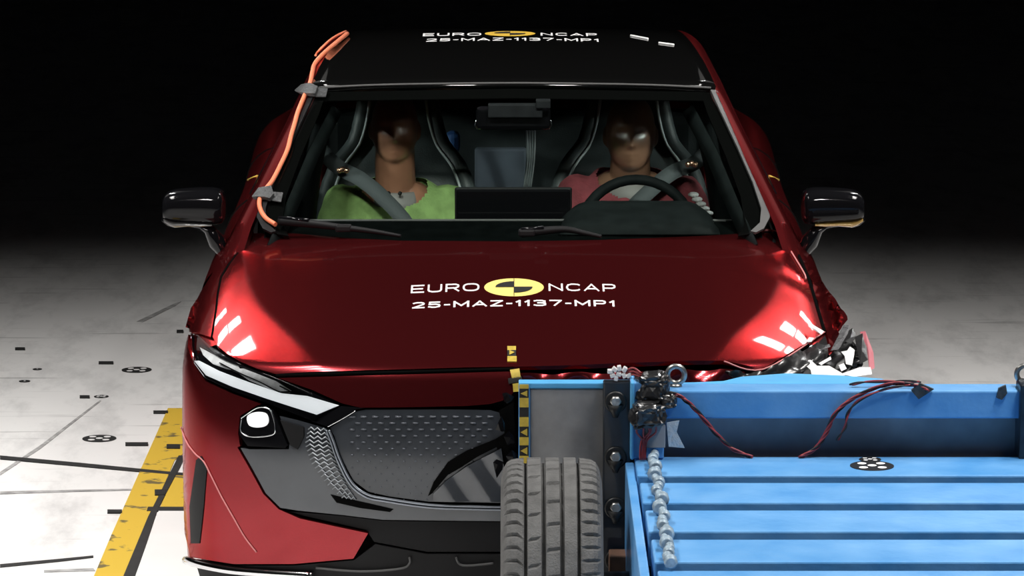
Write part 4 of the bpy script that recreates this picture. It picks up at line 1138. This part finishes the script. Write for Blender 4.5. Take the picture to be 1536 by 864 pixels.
# eye bolts
def eyebolt(px, py):
    c_ = at(px, py, .16); b = bmesh.new(); n, m_ = 28, 10; rg = []
    for i in range(n):
        a = 2*math.pi*i/n; rg.append([b.verts.new((c_.x+(.023+.0075*math.cos(t))*math.cos(a), c_.y+.0075*math.sin(t), c_.z+(.023+.0075*math.cos(t))*math.sin(a))) for t in [2*math.pi*k/m_ for k in range(m_)]])
    for i in range(n):
        for k in range(m_):
            f = b.faces.new([rg[i][k], rg[i][(k+1) % m_], rg[(i+1) % n][(k+1) % m_], rg[(i+1) % n][k]]); f.smooth = True
    lathe_bm(b, [(.765, .016), (.775, .016), (c_.z-.024, .009)], (c_.x, c_.y, 0), 'Z', 14)
    bmesh.ops.recalc_face_normals(b, faces=b.faces)
    obj('eye_bolt', b, M['steelbolt'], tr)
eyebolt(1014, 562); eyebolt(1538, 561)
# clear cable chain down the deck
ch = thing('cable_chain', 'grey translucent cable chain lying across the deck beams at the left end', 'cable', (.37, -.4, .591))
for k in range(27):
    y = .085-.0475*k; x = .372 + .005*math.sin(k*1.7); w_ = (.017, .011)[k % 2]*(1+.15*math.sin(k*2.3))
    b = bmesh.new(); lathe_bm(b, [(-.020, w_*.7), (-.014, w_), (-.004, w_*.85), (.006, w_), (.020, w_*.75)], (x, y, .5915+.0185), 'Y', 10)
    obj('chain_link', b, M['clear'], ch)
# wrapped sensor bundle
def crumple(name, cx_, cy_, wpx, hpx, y, m, parent, seed, dep=.06):
    p = at(cx_, cy_, y); sx = wpx/FPX*10.7/2; sz = hpx/FPX*10.7/2
    b = bmesh.new(); bmesh.ops.create_icosphere(b, subdivisions=4, radius=1)
    for v in b.verts:
        d = v.co.copy(); e = Vector([math.copysign(abs(q)**.62, q) for q in d])
        k = 1.06 + .25*noise.noise(d*1.6+Vector((seed, 0, 0))) - .26*abs(noise.noise(Vector((d.x*2.2+d.z, d.y*2, d.z*3.6-d.x))+Vector((0, seed, 0)))) - .07*abs(noise.noise(d*6+Vector((0, 0, seed))))
        v.co = p + Vector((e.x*sx, e.y*dep, e.z*sz))*k*.88
    return obj(name, b, m, parent)
sb = thing('wrapped_sensor', 'sensor bundle wrapped in crumpled black plastic tape on the blue post', 'sensor', tuple(at(975, 645, .03)))
crumple('tape_wrap', 978, 582, 64, 52, .10, M['plastic'], sb, 3.1)
crumple('tape_wrap', 972, 622, 58, 44, .03, M['plastic'], sb, 8.7, .045)
crumple('tape_wrap', 1000, 600, 34, 26, .08, M['plastic'], sb, 5.3, .04)
b = bmesh.new()
for k, (px, py) in enumerate(((915, 557), (922, 554), (929, 552), (937, 554), (919, 563), (928, 561), (936, 563), (924, 567), (943, 563))):
    bm_box(b, at(px, py, .12), (.014, .02, .011), .002, Matrix.Rotation(k*.7, 3, 'Y'))
obj('white_plug', b, M['shardwhite'], sb)
for k in range(3): tube('plug_wire', [at(940, 556+k*4, .12), at(950, 552+k*5, .11), at(962, 560+k*3, .1)], .003, M['wirered'], sb, 6, 4)
pxbox('dark_tab', 968, 998, 638, 672, .052, .006, M['recess'], sb, .002)
for k, (x0, x1) in enumerate(((955, 964), (963, 966), (972, 968), (978, 970), (966, 962))):
    tube('sensor_wire', [at(x0+4, 634, .03), at(x0+k*2, 648, .035), at(x1, 662, .048), at(x1-2, 690, .045)], .0028, M['wirered'], sb, 6, 4)
tag(prism('foil_tape', [at(1000, 634, .055), at(1019, 631, .055), at(1015, 648, .055), at(1027, 672, .055), at(1003, 670, .055)], (0, .003, 0), M['foil']), 'crumpled silver foil tape hanging beside the blue post', 'tape')
# red and black twisted wires
def twist(name, px, y, label, n=3, wr=.0028, amp=2.2):
    o = thing(name, label, 'wire', tuple(at(px[0][0], px[0][1], y[0] if isinstance(y, list) else y)))
    Q = crom([np.array([p[0], p[1], (y[i] if isinstance(y, list) else y)]) for i, p in enumerate(px)], 8)
    for k in range(n):
        pts = []
        for i, q in enumerate(Q):
            ph = i*.42 + k*2*math.pi/n
            pts.append(at(q[0]+amp*math.cos(ph), q[1]+amp*math.sin(ph), q[2]) + Vector((0, .004*math.sin(ph), 0)))
        tube('strand', pts, wr, M['wirered'] if k != 1 else M['wireblack'], o, 6, 1)
    return o
twist('sensor_wire', [(996, 592), (1012, 591), (1030, 602), (1050, 622), (1075, 652), (1100, 674), (1128, 686)], [.085, .085, .085, .085, .09, .09, .08], 'red and black twisted wires drooping right from the wrapped sensor')
twist('sensor_wire', [(1200, 686), (1224, 672), (1240, 648), (1252, 622), (1276, 600), (1310, 583), (1345, 575), (1375, 579), (1392, 587)], [.08, .09, .09, .085, .085, .09, .09, .095, .09], 'red and black twisted wires looping down from the beam tape at right', 4)
o = twist('sensor_wire', [(1256, 660), (1268, 640), (1272, 620), (1290, 600), (1330, 583), (1366, 578)], [.085, .085, .085, .085, .085, .09], 'single red wire pair hanging in front of the dark recess', 2, .0026, 1.4)
twist('sensor_wire', [(1276, 577), (1300, 573), (1350, 572), (1380, 573)], [.15, .15, .14, .13], 'dark wires lying along the top of the blue beam', 2, .003, 1.6)
for poly, y, lab in (([(1367, 586), (1380, 575), (1401, 584), (1378, 599)], .088, 'black tape patch holding red wires to the blue beam'), ([(1498, 583), (1509, 578), (1511, 590), (1503, 600), (1495, 597)], .09, 'small black tape patch at right end of the blue beam')):
    tag(prism('tape_patch', [at(px, py, y) for px, py in poly], (0, .012, 0), M['greytape']), lab, 'tape')
